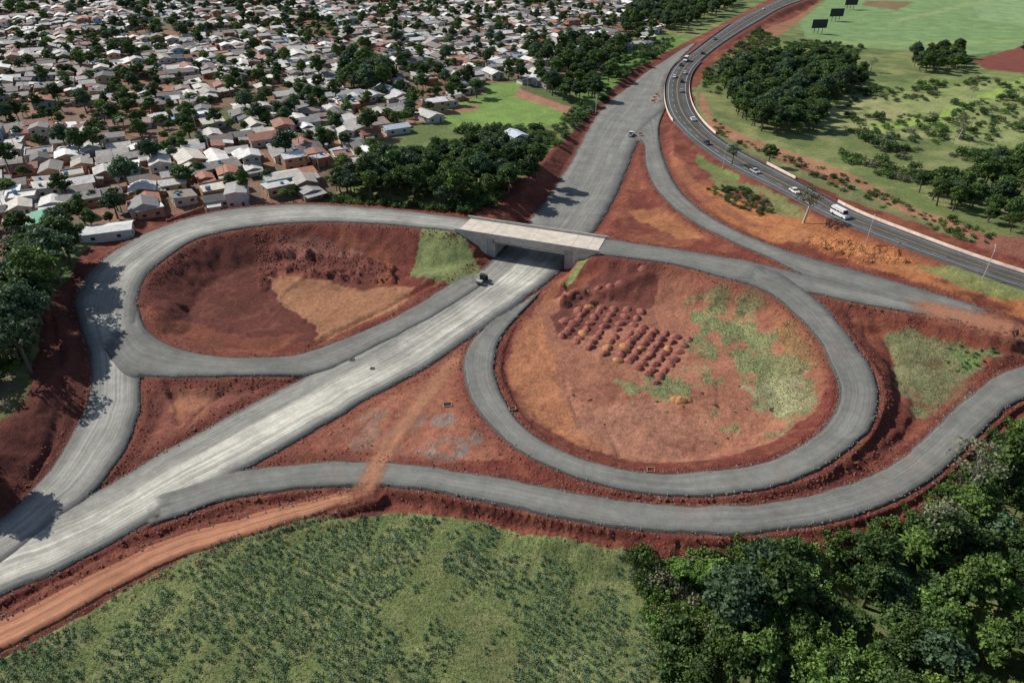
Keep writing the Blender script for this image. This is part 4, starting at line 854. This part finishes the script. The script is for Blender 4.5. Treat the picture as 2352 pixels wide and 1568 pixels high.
def on_highway(px,py,kind,p,name,sc_=1.1):
    q=P(px,py,3);j=int(np.argmin((cc[:,0]-q[0])**2+(cc[:,1]-q[1])**2));q=P(px,py,cc[j,2]);j=int(np.argmin((cc[:,0]-q[0])**2+(cc[:,1]-q[1])**2))
    tg=g['tg'][j]; W=g['R'][j]-g['L'][j];f_=np.dot(q[:2]-g['L'][j][:2],W[:2])/np.dot(W[:2],W[:2]); f_=.3 if f_<.5 else .68
    pos=g['L'][j]+W*f_
    add_obj(name,car_mesh(kind,p),None,(pos[0],pos[1],cc[j,2]+gt),math.atan2(tg[1],tg[0])+(0 if f_<.5 else math.pi),sc_)
for a in [(1549,176,'car','white'),(1566,173,'car','white'),(1571,150,'car','dark'),(1558,215,'car','silver'),(1558,192,'car','dark'),(1593,279,'car','white'),(1632,331,'car','dark'),(1719,397,'car','silver'),(1812,443,'car','white'),(1604,127,'car','dark'),(1762,22,'car','white'),(1646,90,'car','grey')]: on_highway(*a,'passenger_car')
on_highway(1937,499,'van','white','passenger_van'); on_highway(1588,140,'van','white','passenger_van',1.2)
def on_ground(px,py,z,me,name,rz_,s=1):
    p=P(px,py,z);return add_obj(name,me,None,(p[0],p[1],z+.24),rz_,s)
on_ground(1449,313,0,car_mesh('pickup','white'),'pickup_truck',math.radians(70),1.1)
M_YE=simple('machine_paint_dark',(.07,.065,.055),.4);M_STEEL=simple('drum_steel',(.42,.41,.38),.6,.1,2,.2);M_BLK=simple('machine_black',(.03,.03,.03))
b=MB();b.tube((1.9,-1.05,.8),(1.9,1.05,.8),.8,.8,1,18)
for sgn in(-1,1):
    b.box(.7,2.8,sgn*1.15-.08,sgn*1.15+.08,.6,1.0,0); b.tube((-1.7,sgn*.75,.75),(-1.7,sgn*1.15,.75),.75,.75,2,14)
b.box(2.7,2.9,-1.2,1.2,.6,1.0,0);b.box(.5,.85,-1.2,1.2,.55,1.1,0);b.prism([(-2.9,.8),(-.4,.7),(-.4,1.6),(-1.0,1.75),(-2.8,1.6)],-.75,.75,0)
b.box(-.4,.55,-.75,.75,.8,1.2,2);b.prism([(-.75,1.6),(.5,1.25),(.4,2.7),(-.75,2.7)],-.72,.72,3);b.box(-.95,.6,-.85,.85,2.7,2.82,2)
for xx in(-.72,.42):
    for sgn in(-1,1): b.box(xx-.05,xx+.05,sgn*.74-.04,sgn*.74+.04,1.2,2.7,2)
on_ground(1108,648,0,b.mesh('road_roller',[M_YE,M_STEEL,M_BLK,M_GLASS,PT['white']]),'road_roller',math.radians(-115),.85)
M_OR2=simple('barricade_board',(.55,.16,.05),.6)
b=MB()
for x in(-.7,.7):
    b.box(x-.05,x+.05,-.35,-.27,0,1.05,1);b.box(x-.05,x+.05,.27,.35,0,1.05,1)
for zz in(.45,.85): b.box(-.9,.9,-.4,-.355,zz,zz+.22,0);b.box(-.9,.9,.355,.4,zz,zz+.22,0)
BR=b.mesh('traffic_barricade',[M_OR2,PT['white']])
for px,py in [(1503,228),(1508,221),(1512,232),(1500,236),(1470,312)]: on_ground(px,py,.1,BR,'traffic_barricade',random.uniform(0,3),1.2)
M_PANEL=simple('billboard_back',(.04,.045,.05),.7)
def billboard(px,py,z,rz_):
    b=MB()
    for x in(-3.2,0,3.2): b.box(x-.15,x+.15,-.15,.15,-1,7.6,1)
    b.box(-6,6,-.32,-.16,3.6,9.6,0)
    for zz in(4.2,6.4,8.8): b.box(-5.9,5.9,-.159,-.05,zz,zz+.15,1)
    b.box(-6.1,6.1,.16,.9,3.5,3.56,1)
    x,y_,zz=at(px,py,z);add_obj('billboard',b.mesh('billboard',[M_PANEL,M_BLK]),None,(x,y_,zz),rz_,1.12)
billboard(1878,77,-3,math.radians(8));billboard(1918,49,-3,math.radians(8));billboard(1952,22,-3,math.radians(8))
b=MB();b.tube((0,0,-.3),(0,0,8.5),.12,.08,0,8);b.tube((0,0,8.5),(.9,0,9.3),.07,.06,0,6);b.tube((.9,0,9.3),(2.4,0,9.5),.06,.05,0,6);b.box(2.2,3.0,-.15,.15,9.4,9.55,0);LMP=b.mesh('street_lamp',[M_CONC])
for px,py,z in [(2257,640,8),(1990,555,7),(1660,385,3.5),(1512,188,1),(2420,700,8)]:
    p=P(px,py,z);add_obj('street_lamp',LMP,None,(p[0],p[1],surf(p[0],p[1])),math.radians(60))
M_OCH=simple('formwork_wood',(.36,.2,.09));M_DULL=simple('inlet_concrete',(.3,.26,.2))
def drain(px,py,z,s=1.,m=None):
    b=MB()
    for a in((-1,1,-.8,-.65),(-1,1,.65,.8)): b.box(a[0],a[1],a[2],a[3],-.4,.3,0)
    b.box(-1,-.85,-.65,.65,-.4,.3,0);b.box(.85,1,-.65,.65,-.4,.3,0);b.box(-.85,.85,-.65,.65,-.3,.1,1)
    x,y_,zz=at(px,py,z);zz=float(roadtop(np.array([x]),np.array([y_]))[0]);add_obj('drain_inlet_box',b.mesh('drain_inlet_box',[m or M_OCH,M_BLK]),None,(x,y_,zz-.05),random.uniform(-.3,.3),s)
for a in [(1177,941,1,.8),(1495,1079,2.5,.8),(1028,930,.3,1.0),(808,828,.2,.6,M_DULL),(855,848,0,.5,M_DULL),(1142,835,.5,.6),(443,985,.2,.5),(710,805,.5,.5)]: drain(*a)
# ---------------------------------------------------------------- light, sky, camera
EL=math.radians(38);sv=Vector((-.86,.51,0)).normalized(); sd=Vector((sv.x*math.cos(EL),sv.y*math.cos(EL),math.sin(EL)))
w_=bpy.data.worlds.new('World');sc.world=w_;w_.use_nodes=True;nt=w_.node_tree;bg=nt.nodes['Background'];sky=nt.nodes.new('ShaderNodeTexSky');sky.sky_type='NISHITA';sky.sun_disc=False
sky.sun_elevation=EL;sky.sun_rotation=math.atan2(sv.x,sv.y)%(2*math.pi);nt.links.new(sky.outputs[0],bg.inputs[0]);bg.inputs[1].default_value=.09
ld=bpy.data.lights.new('sun','SUN');ld.energy=5.0;ld.angle=math.radians(.5);ld.color=(1,.96,.89);lo=bpy.data.objects.new('sun',ld);sc.collection.objects.link(lo);lo.rotation_euler=(-sd).to_track_quat('-Z','Y').to_euler()
cd=bpy.data.cameras.new('camera');cd.lens=24;cd.sensor_width=36;cd.clip_end=20000;cd.clip_start=.5;co=bpy.data.objects.new('camera',cd);sc.collection.objects.link(co);co.location=(0,0,H);co.rotation_euler=(math.pi/2-PITCH,0,0);sc.camera=co
sc.view_settings.view_transform='Standard';sc.view_settings.look='None';sc.view_settings.exposure=0
print('done',time.time()-T0,len(bpy.data.objects))
